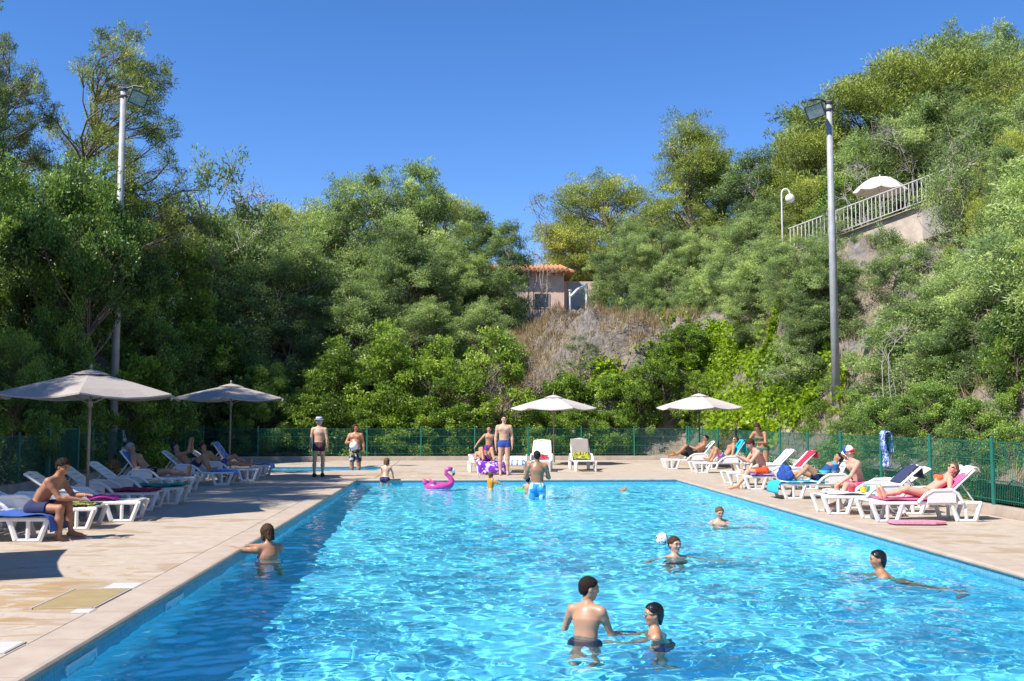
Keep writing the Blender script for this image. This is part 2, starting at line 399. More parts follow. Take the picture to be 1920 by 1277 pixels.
def terrain():
    xs = np.concatenate([np.linspace(-420, -40, 24), np.arange(-38, -16, 1.0), np.arange(-16, 3, .5), np.arange(3, 16, .2), np.arange(16, 20, .5), np.arange(20, 60, 1.2), np.linspace(62, 420, 22)])
    ys = np.concatenate([np.linspace(-200, -12, 10), np.arange(-10, 28, .8), np.arange(28, 56, .22), np.arange(58, 110, 2), np.linspace(112, 900, 26)])
    xs = np.unique(np.concatenate([xs, [-13.0, 11.0]])); ys = np.unique(np.concatenate([ys, [-5.2, 42.2]]))
    X, Y = np.meshgrid(xs, ys); Z = zt(X, Y)
    far = sm(70, 300, np.hypot(X, Y)); Z = Z * (1 - far) + far * 9.0
    V = np.stack([X, Y, Z], -1).reshape(-1, 3); ny, nx = X.shape
    i = (np.arange(ny - 1)[:, None] * nx + np.arange(nx - 1)[None]).ravel()
    cx = ((X[:-1, :-1] + X[1:, 1:]) / 2).ravel(); cy_ = ((Y[:-1, :-1] + Y[1:, 1:]) / 2).ravel()
    keep = ~((cx > FX0 - .55) & (cx < FX1 + .45) & (cy_ > -5.2) & (cy_ < FY1 + .5))
    i = i[keep]; return np_mesh('ground', V, np.stack([i, i + 1, i + nx + 1, i + nx], -1), True)
tag(link('hillside_ground', terrain(), None, GROUND), kind='structure')
# ------------------------------------------------------------------ plants
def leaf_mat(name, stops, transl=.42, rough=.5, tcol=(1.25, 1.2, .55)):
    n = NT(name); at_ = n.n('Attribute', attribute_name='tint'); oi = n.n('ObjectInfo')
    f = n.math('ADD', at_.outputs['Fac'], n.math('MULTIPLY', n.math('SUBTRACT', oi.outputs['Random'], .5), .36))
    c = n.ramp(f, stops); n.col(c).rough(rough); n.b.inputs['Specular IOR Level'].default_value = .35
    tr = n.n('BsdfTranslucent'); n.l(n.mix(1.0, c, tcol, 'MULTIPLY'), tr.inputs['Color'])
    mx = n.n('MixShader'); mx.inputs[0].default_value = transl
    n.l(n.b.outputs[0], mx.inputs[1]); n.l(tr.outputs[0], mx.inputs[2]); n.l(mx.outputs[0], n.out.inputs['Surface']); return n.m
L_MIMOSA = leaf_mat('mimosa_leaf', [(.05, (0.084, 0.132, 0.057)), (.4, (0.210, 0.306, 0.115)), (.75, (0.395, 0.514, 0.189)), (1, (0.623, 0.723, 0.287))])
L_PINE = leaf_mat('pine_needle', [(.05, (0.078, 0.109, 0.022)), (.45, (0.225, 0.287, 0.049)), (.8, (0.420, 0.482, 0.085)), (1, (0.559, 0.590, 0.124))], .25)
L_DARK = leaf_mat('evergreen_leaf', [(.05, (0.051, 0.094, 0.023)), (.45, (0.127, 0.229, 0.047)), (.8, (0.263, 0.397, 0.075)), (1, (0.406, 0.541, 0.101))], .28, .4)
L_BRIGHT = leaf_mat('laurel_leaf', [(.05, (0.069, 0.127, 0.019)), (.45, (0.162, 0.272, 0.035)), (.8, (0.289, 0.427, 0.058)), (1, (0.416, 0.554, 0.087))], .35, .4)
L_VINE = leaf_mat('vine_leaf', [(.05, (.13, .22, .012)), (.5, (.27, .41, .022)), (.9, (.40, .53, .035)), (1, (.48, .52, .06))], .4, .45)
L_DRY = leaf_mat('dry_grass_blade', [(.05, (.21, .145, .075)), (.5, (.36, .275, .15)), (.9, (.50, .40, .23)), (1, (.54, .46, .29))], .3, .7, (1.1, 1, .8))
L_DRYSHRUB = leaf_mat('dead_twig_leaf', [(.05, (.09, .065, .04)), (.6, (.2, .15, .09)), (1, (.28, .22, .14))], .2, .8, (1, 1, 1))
BARK = plain('bark', (.17, .13, .10), .9, .45, 9, bump=.6)
BARK_PALE = plain('pale_bark', (.34, .30, .26), .9, .35, 9, bump=.6)

def leaves(P, Dir, L, W, r, tint, fold=.0):
    """one diamond leaf for each point: P (n,3) bases, Dir (n,3) long axes"""
    n = len(P); Dir = Dir / np.linalg.norm(Dir, axis=1, keepdims=True)
    q = r.normal(size=(n, 3)); S = np.cross(Dir, q); S /= np.linalg.norm(S, axis=1, keepdims=True) + 1e-9
    N = np.cross(Dir, S)
    L = np.asarray(L).reshape(-1, 1); W = np.asarray(W).reshape(-1, 1)
    a = P; b = P + Dir * L * .5 + S * W * .5 + N * W * .15; c = P + Dir * L; d = P + Dir * L * .5 - S * W * .5 + N * W * .15
    V = np.stack([a, b, c, d], 1).reshape(-1, 3); Fq = np.arange(4 * n).reshape(n, 4)
    return V, Fq, tint
def leaf_mesh(name, parts):
    V = np.concatenate([p[0] for p in parts]); off = 0; Fs = []
    for p in parts: Fs.append(p[1] + off); off += len(p[0])
    me = np_mesh(name, V, np.concatenate(Fs)); t = np.concatenate([p[2] for p in parts]).astype(np.float32)
    at_ = me.attributes.new('tint', 'FLOAT', 'FACE'); at_.data.foreach_set('value', np.clip(t, 0, 1)); return me
def sphere_dirs(r, n):
    u = r.normal(size=(n, 3)); return u / np.linalg.norm(u, axis=1, keepdims=True)
def clump_leaves(r, c, rad, n, L, W, droop=0., up=.25, tint0=.5, shell=2.4, squash=.7, spread=.7, tvar=.13):
    u = sphere_dirs(r, n); rr = rad * r.uniform(.0, 1, n) ** (1 / shell)
    P = c + u * rr[:, None] * np.array([1, 1, squash])
    D = u * spread + r.normal(size=(n, 3)) * .75; D[:, 2] += up - droop
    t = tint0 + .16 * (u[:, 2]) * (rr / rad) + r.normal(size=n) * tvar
    return leaves(P, D, L * r.uniform(.65, 1.3, n), W * r.uniform(.7, 1.25, n), r, t)
def limb(m, a, b, r0, r1, r, bend=.12, n=5, seg=4):
    a, b = Vector(a), Vector(b); L = (b - a).length; pts = []
    off = Vector(r.normal(size=3)) * L * bend; off.z = abs(off.z) * .6
    for i in range(seg + 1):
        t = i / seg; pts.append(a.lerp(b, t) + off * math.sin(t * math.pi) + Vector(r.normal(size=3)) * L * .015)
    m.tube(pts, [r0 + (r1 - r0) * i / seg for i in range(seg + 1)], n, cap=False)
    return pts
PROTO = {}
def make_tree(key, seed, H, env, nclump, crad, nleaf, L, W, lmat, bark=BARK, trunk_r=.14, stems=1, droop=0., up=.25, squash=.7, core=.35, twigs=3, shell=2.4, spread=.7, jag=.0, lean=.05):
    """env(t) -> crown radius at relative height t (0..1)"""
    r = np.random.default_rng(seed); m = MB(); parts = []; cs = []
    tries = 0
    while len(cs) < nclump and tries < nclump * 40:
        tries += 1
        t = r.uniform(0, 1); e = env(t)
        if r.uniform() > (e / 1.0) ** 1.0 and r.uniform() > .15: continue
        if e <= 0: continue
        rho = e * math.sqrt(r.uniform(core ** 2, 1)); a = r.uniform(0, 6.283)
        cs.append((rho * math.cos(a), rho * math.sin(a), t))
    R0 = H * .5
    C = [np.array([x * R0, y * R0, z * H]) for x, y, z in cs]
    stem_pts = []
    for s_ in range(stems):
        a = r.uniform(0, 6.28); k = (.0 if stems == 1 else .25) + lean
        top = (math.cos(a) * k * R0, math.sin(a) * k * R0, H * (.9 if s_ == 0 else r.uniform(.6, .85)))
        base = (math.cos(a) * .06 * stems, math.sin(a) * .06 * stems, -.5)
        stem_pts.append(limb(m, base, top, trunk_r * (1 if stems == 1 else .75), trunk_r * .12, r, .05, 7, 8))
    for c in C:
        pts = stem_pts[int(r.integers(len(stem_pts)))]
        zz = c[2] - np.linalg.norm(c[:2]) * r.uniform(.35, .8) - .1 * H * r.uniform(0, 1)
        q = min(pts, key=lambda p: abs(p.z - max(zz, .08 * H)))
        rl = np.linalg.norm(c - np.array(q)); r0 = trunk_r * min(.42, .1 + rl * .05)
        lp = limb(m, q, c, r0, .012, r, .14, 5, 4)
        crd = crad * r.uniform(.6, 1.3)
        t0 = float(np.clip(r.normal(.47, .19), .10, .92))
        for _ in range(twigs):
            e_ = c + sphere_dirs(r, 1)[0] * crd * r.uniform(.6, 1.05)
            limb(m, lp[3], e_, .014, .004, r, .1, 3, 2)
        nsub = 6; nl = int(nleaf * (crd / crad) ** 2 / nsub)
        for _ in range(nsub):
            u = sphere_dirs(r, 1)[0] * np.array([1, 1, squash]); sc_ = r.uniform(.32, .72)
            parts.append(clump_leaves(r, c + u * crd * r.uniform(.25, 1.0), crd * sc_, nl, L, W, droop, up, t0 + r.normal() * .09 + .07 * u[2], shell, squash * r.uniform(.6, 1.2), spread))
        if jag:                                # loose sprays beyond the clump
            for _ in range(int(jag)):
                u = sphere_dirs(r, 1)[0]; u[2] = abs(u[2]) * .8 + .05; cc = c + u * crd * r.uniform(.85, 1.25); limb(m, c, cc, .014, .005, r, .08, 3, 2)
                parts.append(clump_leaves(r, cc, crd * .38, int(nleaf * .1), L, W, droop, up, t0 + .05, shell, squash, spread))
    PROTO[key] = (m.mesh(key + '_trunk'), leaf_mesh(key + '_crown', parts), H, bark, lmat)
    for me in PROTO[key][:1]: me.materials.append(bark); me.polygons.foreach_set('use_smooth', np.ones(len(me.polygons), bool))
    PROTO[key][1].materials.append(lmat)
def curve(*pts):
    xs = [p[0] for p in pts]; ys = [p[1] for p in pts]
    return lambda t: float(np.interp(t, xs, ys))
full = curve((0, .30), (.12, .62), (.35, .82), (.6, .72), (.82, .46), (1, .10))
dome = curve((0, .0), (.18, .15), (.3, .6), (.5, .85), (.72, .8), (.9, .5), (1, .18))
cone_ = curve((0, .0), (.12, .5), (.3, .62), (.55, .48), (.8, .27), (1, .05))
column = curve((0, .22), (.2, .4), (.55, .42), (.85, .28), (1, .06))
bushy = curve((0, .75), (.25, .95), (.55, .9), (.8, .65), (1, .3))
make_tree('mimosa_a', 1, 9, full, 95, .95, 640, .175, .046, L_MIMOSA, stems=3, trunk_r=.15, droop=.25, squash=.6, jag=2)
make_tree('mimosa_b', 2, 10, dome, 100, .95, 640, .175, .046, L_MIMOSA, stems=2, trunk_r=.17, droop=.25, squash=.6, jag=2)
make_tree('mimosa_c', 3, 8, column, 60, .72, 560, .16, .044, L_MIMOSA, stems=2, trunk_r=.11, droop=.2, squash=.65, jag=3, core=.2)
make_tree('pine_a', 4, 12, cone_, 125, 1.0, 560, .185, .032, L_PINE, trunk_r=.2, up=.7, squash=.55, jag=2, core=.3)
make_tree('pine_b', 5, 9, dome, 125, 1.0, 640, .175, .032, L_PINE, trunk_r=.2, up=.7, squash=.6, jag=1)
make_tree('evergreen_a', 6, 10, full, 110, 1.0, 480, .175, .08, L_DARK, stems=2, trunk_r=.2, up=.15, squash=.75, jag=1)
make_tree('evergreen_c', 17, 9, curve((0, 0), (.52, .0), (.6, .6), (.75, .85), (.9, .6), (1, .2)), 70, .8, 520, .17, .075, L_DARK, trunk_r=.16, up=.15, squash=.75, jag=1)
make_tree('evergreen_b', 7, 8, bushy, 110, .85, 480, .16, .075, L_DARK, stems=3, trunk_r=.15, up=.15, squash=.8, jag=2)
make_tree('laurel_a', 8, 5, full, 60, .50, 300, .125, .062, L_BRIGHT, stems=4, trunk_r=.07, up=.2, squash=.85, jag=2)
make_tree('laurel_b', 9, 3, bushy, 46, .42, 300, .12, .06, L_BRIGHT, stems=4, trunk_r=.05, up=.2, squash=.85, jag=2)
make_tree('open_pine', 10, 15, curve((0, 0), (.2, .12), (.3, .5), (.45, .62), (.62, .50), (.8, .34), (1, .12)), 165, .72, 360, .18, .036, L_PINE, trunk_r=.21, up=.5, squash=.75, twigs=9, shell=1.7, core=.1, jag=1)
make_tree('bare_shrub', 12, 6, column, 26, .5, 14, .12, .03, L_DRYSHRUB, BARK_PALE, stems=5, trunk_r=.06, twigs=9, up=.6, core=.05)
make_tree('thin_shrub', 13, 4, bushy, 44, .5, 320, .095, .032, L_MIMOSA, BARK_PALE, stems=4, trunk_r=.06, twigs=5, up=.3, core=.1, jag=2)
for k_, (tm, cm, *_x) in PROTO.items(): print(k_, len(tm.polygons), len(cm.polygons))
KIND = {'mimosa_a': 'mimosa_tree', 'mimosa_b': 'mimosa_tree', 'mimosa_c': 'mimosa_tree', 'pine_a': 'pine_tree', 'pine_b': 'pine_tree', 'evergreen_a': 'evergreen_tree',
        'evergreen_b': 'evergreen_shrub', 'evergreen_c': 'evergreen_tree', 'laurel_a': 'laurel_shrub', 'laurel_b': 'laurel_shrub', 'open_pine': 'pine_tree', 'bare_shrub': 'bare_shrub', 'thin_shrub': 'thin_shrub'}
hmin = {'laurel_b': 1.6, 'laurel_a': 2.6, 'thin_shrub': 2.0, 'evergreen_b': 2.2, 'mimosa_a': 5.0, 'mimosa_b': 5.0, 'mimosa_c': 4.0, 'pine_b': 6.0, 'pine_a': 8}
def plant(key, px, top, Y, label, group, wid=1.0, base=None, X=None):
    """a plant whose tip is seen at (px, top), standing at distance Y on the terrain"""
    tm, cm, H, bark, lm = PROTO[key]; tip = pY(px, top, Y)
    if X is None: X = tip.x
    zb = float(zt(X, Y)) if base is None else base
    hm = hmin.get(key, 3.6)
    if base is None and tip.z - zb < hm: zb = tip.z - hm
    h = max(.6, tip.z - zb) / H / 1.03
    k = KIND[key]
    e = empty(k, (X, Y, zb), random.uniform(0, 6.28), label, 'shrub' if 'shrub' in k else 'tree', group)
    w_ = h * wid; e.scale = (w_, w_ * random.uniform(.9, 1.1), h)
    for nm, me in (('trunk', tm), ('crown', cm)):
        o = bpy.data.objects.new(nm, me); col.objects.link(o); o.parent = e
    return e
GL, GB, GR, GF, GU = 'trees on the left bank', 'trees behind the far fence', 'trees on the right hill', 'shrubs along the far fence', 'shrubs along the right fence'
PL = [
 # left bank, dark evergreens
 ('evergreen_a', 5, 292, 32.5, 'dark evergreen tree at the left edge of the photo above the nearest visible parasol', GL, .8),
 ('evergreen_b', 70, 420, 31.0, 'dark evergreen shrub on the left bank directly above the left parasol', GL, .7),
 ('evergreen_a', 125, 300, 36, 'dark evergreen tree just left of the left lamp post', GL, .8),
 ('evergreen_c', 150, 338, 30.2, 'dark evergreen tree whose crown hides the middle of the left lamp post', GL, .66),
 ('evergreen_b', 120, 560, 29.2, 'dark shrub filling the bank between the left parasol and lamp post', GL, .5),
 ('evergreen_a', 235, 335, 41.0, 'dark evergreen tree right behind the left lamp post', GL, .75),
 ('evergreen_a', 320, 390, 44.5, 'dark evergreen tree right of the left lamp post, bright on its right flank', GL, .8),
 ('evergreen_b', 20, 620, 26.0, 'low dark shrub behind the left fence at the photo edge', GL, .7),
 ('evergreen_b', 80, 640, 29.0, 'low dark shrub on the bank behind the left parasol', GL, .7),
 ('evergreen_b', 290, 600, 37.5, 'low dark shrub between the left lamp post and second parasol', GL, .8),
 ('evergreen_b', 390, 610, 43.5, 'low dark shrub right above the second parasol on the left', GL, 1.0),
 ('laurel_b', 250, 668, 32.5, 'small bright leafed shrub against the foot of the left lamp post', GL, .8),
 # out of frame on the left bank, shading the deck
 ('evergreen_a', -190, 60, 26, 'evergreen tree on the left bank beyond the photo edge, the farthest', GL, .8),
 ('mimosa_b', -400, -40, 21.5, 'mimosa tree on the left bank beyond the photo edge, the middle one', GL, .8),
 ('mimosa_b', -1120, -680, 13.0, 'mimosa tree far left of the frame, tallest of its row', GL, .5),
 ('mimosa_b', -830, -440, 15.2, 'mimosa tree on the left bank beyond the photo edge, the nearest', GL, .62),
 ('open_pine', -640, -150, 17.6, 'open pine on the left bank beyond the photo edge', GL, .7),
 # skyline, left
 ('open_pine', 232, 34, 41, 'tall open pine standing behind the left lamp head', GL, .92),
 ('open_pine', 20, 60, 38, 'tall open pine cut by the left edge of the photo', GL, .72),
 ('open_pine', -30, 100, 36, 'thin dusky pine at the photo edge, behind the other pine there', GL, .6),
 ('thin_shrub', 425, 310, 48, 'wispy treetop against the sky right of the tall left pine', GL, .6),
 ('bare_shrub', 480, 320, 50, 'bare branched shrub against the sky above the left mimosas', GL, .8),
 ('bare_shrub', 350, 330, 44, 'bare branched shrub beside the bright flank of the left evergreens', GL, .8),
 # far side, mimosas from left to right
 ('mimosa_a', 400, 395, 48, 'mimosa tree behind the far fence, directly above the second parasol', GB, 1.0),
 ('mimosa_b', 480, 385, 54, 'mimosa tree behind the far fence, above the man in the hat on the left', GB, 1.0),
 ('mimosa_a', 545, 440, 47.5, 'mimosa tree behind the far fence, left of the man in the hat', GB, 1.0),
 ('pine_b', 560, 380, 60, 'olive green pine top between two mimosas on the far left', GB, .9),
 ('mimosa_a', 610, 400, 52, 'mimosa tree behind the far fence, above the man in the hat', GB, 1.0),
 ('mimosa_b', 700, 316, 55, 'tallest mimosa tree of the far side, above the man with the ball', GB, .82),
 ('mimosa_a', 655, 520, 47, 'mimosa tree close behind the far fence, above the man with the ball', GB, 1.1),
 ('mimosa_c', 795, 306, 55, 'narrow mimosa top standing alone, right of the tallest far mimosa', GB, .8),
 ('pine_b', 840, 368, 60, 'olive green pine top behind the far mimosas, above the flamingo', GB, .75),
 ('mimosa_a', 760, 420, 50, 'mimosa tree behind the far fence, above the girl at the pool end', GB, 1.0),
 ('mimosa_a', 850, 450, 52, 'mimosa tree behind the far fence, above the flamingo', GB, .9),
 ('mimosa_c', 895, 392, 53, 'narrow mimosa behind the far fence, above the two standing boys', GB, 1.0),
 ('mimosa_c', 948, 420, 52, 'narrow mimosa left of the pink house', GB, 1.0),
 ('mimosa_a', 800, 560, 47, 'mimosa tree close behind the far fence, above the flamingo', GB, 1.1),
 ('mimosa_a', 905, 560, 48, 'mimosa tree close behind the far fence, above the two standing boys', GB, .9),
 ('bare_shrub', 1003, 355, 54, 'tall bare branched shrub against the sky left of the pink house', GB, .7),
 ('bare_shrub', 985, 520, 52, 'bare stemmed shrub in front of the pink house', GB, .7),
 # shrubs behind the far fence
 ('laurel_a', 640, 640, 43.5, 'leafy shrub behind the far fence, right above the man in the hat', GF, 1.0),
 ('laurel_a', 590, 700, 43.2, 'leafy shrub behind the far fence at the paddling pool', GF, 1.0),
 ('laurel_a', 730, 610, 44.0, 'leafy shrub behind the far fence, above the girl at the pool end', GF, .9),
 ('laurel_a', 820, 640, 43.6, 'bright leafy shrub behind the far fence, above the flamingo', GF, 1.0),
 ('laurel_a', 925, 625, 44.0, 'bright leafy shrub behind the two standing boys', GF, 1.0),
 ('laurel_b', 700, 750, 42.7, 'low leafy shrub behind the fence, right of the man with the ball', GF, 1.1),
 ('laurel_b', 770, 765, 42.6, 'low leafy shrub against the fence above the pool end', GF, 1.2),
 ('laurel_b', 860, 755, 42.7, 'low leafy shrub behind the fence, left of the standing boys', GF, 1.2),
 ('laurel_b', 1020, 770, 42.7, 'low leafy shrub behind the fence, under the left of the two far parasols', GF, 1.2),
 ('laurel_b', 1090, 760, 42.8, 'low leafy shrub behind the brown lounger', GF, 1.2),
 ('evergreen_b', 500, 680, 43.5, 'dark shrub behind the far fence, left of the hatted man', GF, 1.0),
 ('laurel_b', 1150, 770, 42.7, 'low leafy shrub behind the fence, between the two far parasols', GF, 1.1),
 ('laurel_a', 1235, 650, 43.6, 'large dark leafy shrub behind the right far parasol', GF, 1.05),
 ('laurel_a', 1190, 690, 43.2, 'leafy shrub left of the right far parasol', GF, .9),
 ('laurel_b', 1060, 700, 44.5, 'bright low shrub on the bank above the left of the two far parasols', GF, 1.0),
 # right of the pink house
 ('pine_b', 1130, 325, 70, 'round olive pine right of the pink house', GR, 1.05),
 ('pine_b', 1085, 400, 74, 'olive pine rising right behind the pink house', GR, .8),
 ('pine_a', 1292, 212, 58, 'tall pointed pine on the skyline above the right far parasol', GR, .92),
 ('pine_a', 1335, 255, 60, 'second pointed pine, right behind the tall one', GR, .8),
 ('mimosa_a', 1175, 410, 60, 'mimosa tree right of the pink house', GR, .95),
 ('mimosa_b', 1245, 420, 54, 'mimosa tree below the tall pointed pine', GR, .95),
 ('mimosa_a', 1225, 500, 54, 'low mimosa right of the low pink wall', GR, .75),
 ('mimosa_a', 1215, 520, 52, 'low mimosa above the dry grass slope', GR, .9),
 ('mimosa_b', 1330, 420, 52, 'mimosa tree left of the globe lamp, below the pines', GR, .95),
 ('mimosa_c', 1402, 292, 54, 'narrow mimosa with pale tip between the pointed pine and the globe lamp', GR, 1.2),
 ('mimosa_a', 1400, 400, 50, 'mimosa tree just left of the globe lamp', GR, .9),
 ('mimosa_a', 1290, 520, 50, 'low mimosa above the yellow green creeper', GR, 1.0),
 # hill above the terrace
 ('pine_b', 1470, 330, 56, 'olive pine behind the globe lamp', GR, 1.0),
 ('pine_b', 1545, 235, 54, 'olive pine directly behind the right lamp head', GR, 1.0),
 ('mimosa_c', 1510, 205, 60, 'dusky treetop left of the right lamp head', GR, 1.0),
 ('pine_b', 1640, 150, 52, 'olive pine on the hill ridge right of the right lamp head', GR, 1.15),
 ('pine_b', 1730, 95, 52, 'olive pine on top of the hill, right of the ridge dip', GR, 1.1),
 ('mimosa_b', 1812, 38, 54, 'highest treetop on the hill at the upper right', GR, .7),
 ('mimosa_a', 1870, 80, 50, 'mimosa tree on the hill at the upper right edge', GR, 1.0),
 ('pine_b', 1915, 100, 46, 'olive pine at the right edge of the photo', GR, 1.0),
 ('mimosa_a', 1700, 190, 48, 'mimosa tree above the white terrace parasol', GR, 1.0),
 ('mimosa_a', 1620, 250, 50, 'mimosa tree between the right lamp post and terrace parasol', GR, .9),
 ('mimosa_b', 1790, 170, 46, 'mimosa tree above the terrace house wall', GR, 1.0),
 ('evergreen_b', 1590, 330, 48, 'dark shrub behind the left end of the terrace railing', GR, .9),
 ('pine_b', 1530, 340, 50, 'low olive pine behind the terrace railing', GR, .9),
 ('mimosa_a', 1960, 150, 42, 'mimosa tree beyond the right edge of the photo', GR, 1.0),
 # slope below the terrace
 ('mimosa_a', 1435, 440, 45, 'mimosa shrub below the globe lamp', GR, .9),
 ('mimosa_a', 1475, 478, 42.5, 'mimosa shrub in front of the lower end of the railing', GR, .9),
 ('mimosa_a', 1530, 480, 40.2, 'mimosa shrub under the lower half of the railing', GR, 1.0),
 ('mimosa_c', 1435, 545, 43, 'small mimosa shrub on the crest above the yellow green creeper', GR, 1.6),
 ('mimosa_a', 1525, 560, 37.4, 'mimosa shrub left of the right lamp post at mid height', GR, .9),
 ('mimosa_b', 1590, 440, 38.8, 'mimosa shrub behind the right lamp post below the railing', GR, .9),
 ('mimosa_a', 1650, 425, 36, 'mimosa shrub below the middle of the railing', GR, .9),
 ('thin_shrub', 1800, 235, 35.0, 'thin tree in front of the terrace house and railing', GR, .8),
 ('mimosa_a', 1255, 480, 52, 'mimosa tree above the dry slope, left of its mid shrubs', GR, .9),
 ('mimosa_a', 1345, 470, 49, 'mimosa tree above the bright creeper', GR, .9),
 ('mimosa_b', 1385, 480, 47.5, 'mimosa shrub at the crest left of the globe lamp', GR, .9),
 ('mimosa_a', 1450, 360, 52, 'mimosa tree behind the globe lamp, below the olive pine', GR, .9),
 ('thin_shrub', 1110, 640, 47, 'thin grey green shrub in the dry grass below the pink wall', GF, .9),
 ('laurel_b', 1190, 670, 46, 'small green bush on the dry slope left of the bright creeper', GF, 1.2),
 ('bare_shrub', 1010, 620, 46, 'bare stemmed shrub left of the dry grass slope', GF, .8),
 ('laurel_a', 1310, 700, 43.0, 'leafy shrub right of the right far parasol top', GF, .8),
 ('thin_shrub', 1375, 735, 41.6, 'thin shrub on the grey rock right of the far parasol', GU, .9),
 ('mimosa_a', 1880, 205, 37, 'mimosa tree hiding the right part of the terrace house', GR, .9),
 ('mimosa_a', 1625, 520, 34, 'mimosa shrub just right of the right lamp post', GR, 1.1),
 ('mimosa_b', 1700, 450, 33, 'mimosa shrub under the middle of the terrace railing', GR, 1.0),
 ('mimosa_a', 1760, 520, 26.5, 'mimosa shrub below the terrace wall opening', GR, 1.1),
 ('mimosa_c', 1690, 570, 27, 'mimosa shrub above the towel hung on the fence', GR, 1.5),
 ('mimosa_b', 1880, 420, 24.5, 'mimosa tree at the right edge below the terrace house', GR, 1.0),
 ('mimosa_c', 1885, 280, 27.5, 'slender tree in front of the terrace house wall', GR, .8),
 ('mimosa_a', 1930, 330, 27, 'mimosa tree cut by the right edge of the photo', GR, 1.0),
 ('mimosa_c', 1830, 560, 23.5, 'low mimosa shrub above the sunbathing girl', GR, 1.4),
 ('evergreen_b', 1935, 560, 21.5, 'low mimosa shrub at the right edge behind the fence', GR, 1.1),
 ('mimosa_c', 1750, 640, 24.5, 'small mimosa shrub behind the lounger with the navy towel', GR, 1.3),
 ('evergreen_b', 1620, 735, 27.5, 'dark green shrub right of the lamp post foot', GU, 1.1),
 ('laurel_b', 1545, 750, 30.5, 'leafy shrub left of the right lamp post foot', GU, 1.0),
 ('evergreen_b', 1680, 740, 24.5, 'dark green shrub behind the towel hung on the fence', GU, 1.0),
 ('evergreen_b', 1745, 715, 22.6, 'dark green shrub behind the lounger with the navy towel', GU, 1.0),
 ('evergreen_b', 1850, 740, 20.4, 'dark green shrub behind the sunbathing girl', GU, 1.0),
 ('evergreen_b', 1800, 640, 24.0, 'dark shrub among the mimosas above the sunbathing girl', GR, .9),
 ('evergreen_b', 1590, 660, 31.8, 'dark shrub right behind the lower shaft of the right lamp post', GR, .9),
 ('evergreen_b', 1710, 620, 28.5, 'dark shrub among the mimosas right of the right lamp post', GR, .9),
 ('thin_shrub', 1800, 800, 20.6, 'thin grey green shrub behind the fence above the sunbathing girl', GU, 1.2),
 ('evergreen_b', 1905, 790, 19, 'dark green shrub behind the fence at the right edge', GU, 1.0),
 ('laurel_b', 1590, 815, 26.5, 'low leafy shrub behind the boy with the cap', GU, 1.2),
 ('laurel_b', 1440, 800, 33.2, 'low leafy shrub behind the woman in the green bikini', GU, 1.2),
]
PL += [
 ('mimosa_c', 1850, 225, 36.5, 'slender tree hiding the terrace house wall', GR, 1.4), ('thin_shrub', 1560, 395, 39, 'thin shrub before the lower part of the railing', GR, .9),
 ('bare_shrub', 1665, 215, 45, 'bare grey branches above the terrace parasol', GR, .9), ('bare_shrub', 1610, 285, 46, 'bare grey branches right of the right lamp head', GR, .8),
 ('bare_shrub', 1745, 470, 31, 'bare branches below the railing above the towel hung on the fence', GR, 1.0), 
 ('bare_shrub', 1690, 590, 25.2, 'bare twigs on the slope above the lounger with the navy towel', GR, 1.1), ('thin_shrub', 1605, 600, 32.5, 'thin pale stemmed shrub right beside the right lamp post', GR, 1.0),
 ('bare_shrub', 1870, 470, 23, 'bare branches at the right edge above the sunbathing girl', GR, .9), ('pine_b', 1900, 250, 33, 'yellow green pine crown at the right edge, level with the railing', GR, .6),
 ('laurel_a', 1790, 470, 27.5, 'yellow green leafy shrub below the terrace wall', GR, .8), ('laurel_a', 1905, 600, 20.8, 'yellow green leafy shrub at the right edge behind the fence', GR, .7),
 ('bare_shrub', 640, 330, 54, 'bare twigs at the skyline left of the tallest far mimosa', GB, .6), ('bare_shrub', 520, 560, 46, 'bare grey stems among the far left mimosas', GB, .9),
 ('bare_shrub', 780, 690, 43.6, 'bare grey stems behind the far fence above the pool end', GF, .7), ('bare_shrub', 940, 660, 43.4, 'pale bare stems behind the two standing boys', GF, .8),
 ('pine_a', 250, 480, 42, 'yellow green pine crown low on the left bank right of the lamp post', GL, .6), ('laurel_a', 375, 560, 43, 'bright leafy shrub at the right flank of the left evergreens', GL, .8),
]
for Y_, t_, l_ in ((16.5, -550, 'nearest'), (19.5, -345, 'middle'), (22.5, -194, 'farthest')):
    PL.append(('mimosa_b', -480, t_, Y_, 'tall mimosa beside the left fence beyond the photo edge, the %s of three' % l_, GL, .45, None, -12.7))
def surf(px, py):                             # where the view ray meets the terrain
    d = ray(px, py); t = 14.0 / d.y
    for _ in range(400):
        x, y, z = d.x * t, d.y * t, CAM_H + d.z * t
        if (x < FX0 - .6 or x > FX1 + .5 or y > FY1 + .6) and z < float(zt(x, y)): return Vector((x, y, z))
        t += .12
    return None
def plant_foot(key, px, top, foot, label, group, wid=1.0, sink=.6):
    p = surf(px, foot)
    if p is None: return None
    return plant(key, px, top, p.y, label, group, wid, p.z - sink, p.x)
for a in PL: plant(*a)
for key, X_, Y_, h_ in (('mimosa_a', 13.5, 20, 5), ('mimosa_b', 15.5, 17, 6), ('evergreen_b', 12.2, 15.5, 2.6), ('mimosa_a', 14, 13, 5), ('mimosa_b', 18, 22, 6.5), ('pine_b', 21, 18, 8), ('mimosa_a', 20, 26, 6), ('pine_b', 25, 26, 8),
                        ('mimosa_b', 23, 32, 7), ('evergreen_b', 12, 11, 2.5), ('pine_b', 29, 34, 8), ('mimosa_a', 17, 11, 5.5), ('pine_b', 24, 12, 8)):
    zb_ = float(zt(X_, Y_)); py_ = 638.5 - F_PX * math.tan(math.atan((zb_ + h_ - CAM_H) / Y_) - PITCH)
    plant(key, 960, py_, Y_, 'green growth on the right bank beyond the right edge of the photo', 'growth right of the photo', 1.1, zb_ - .3, X_)
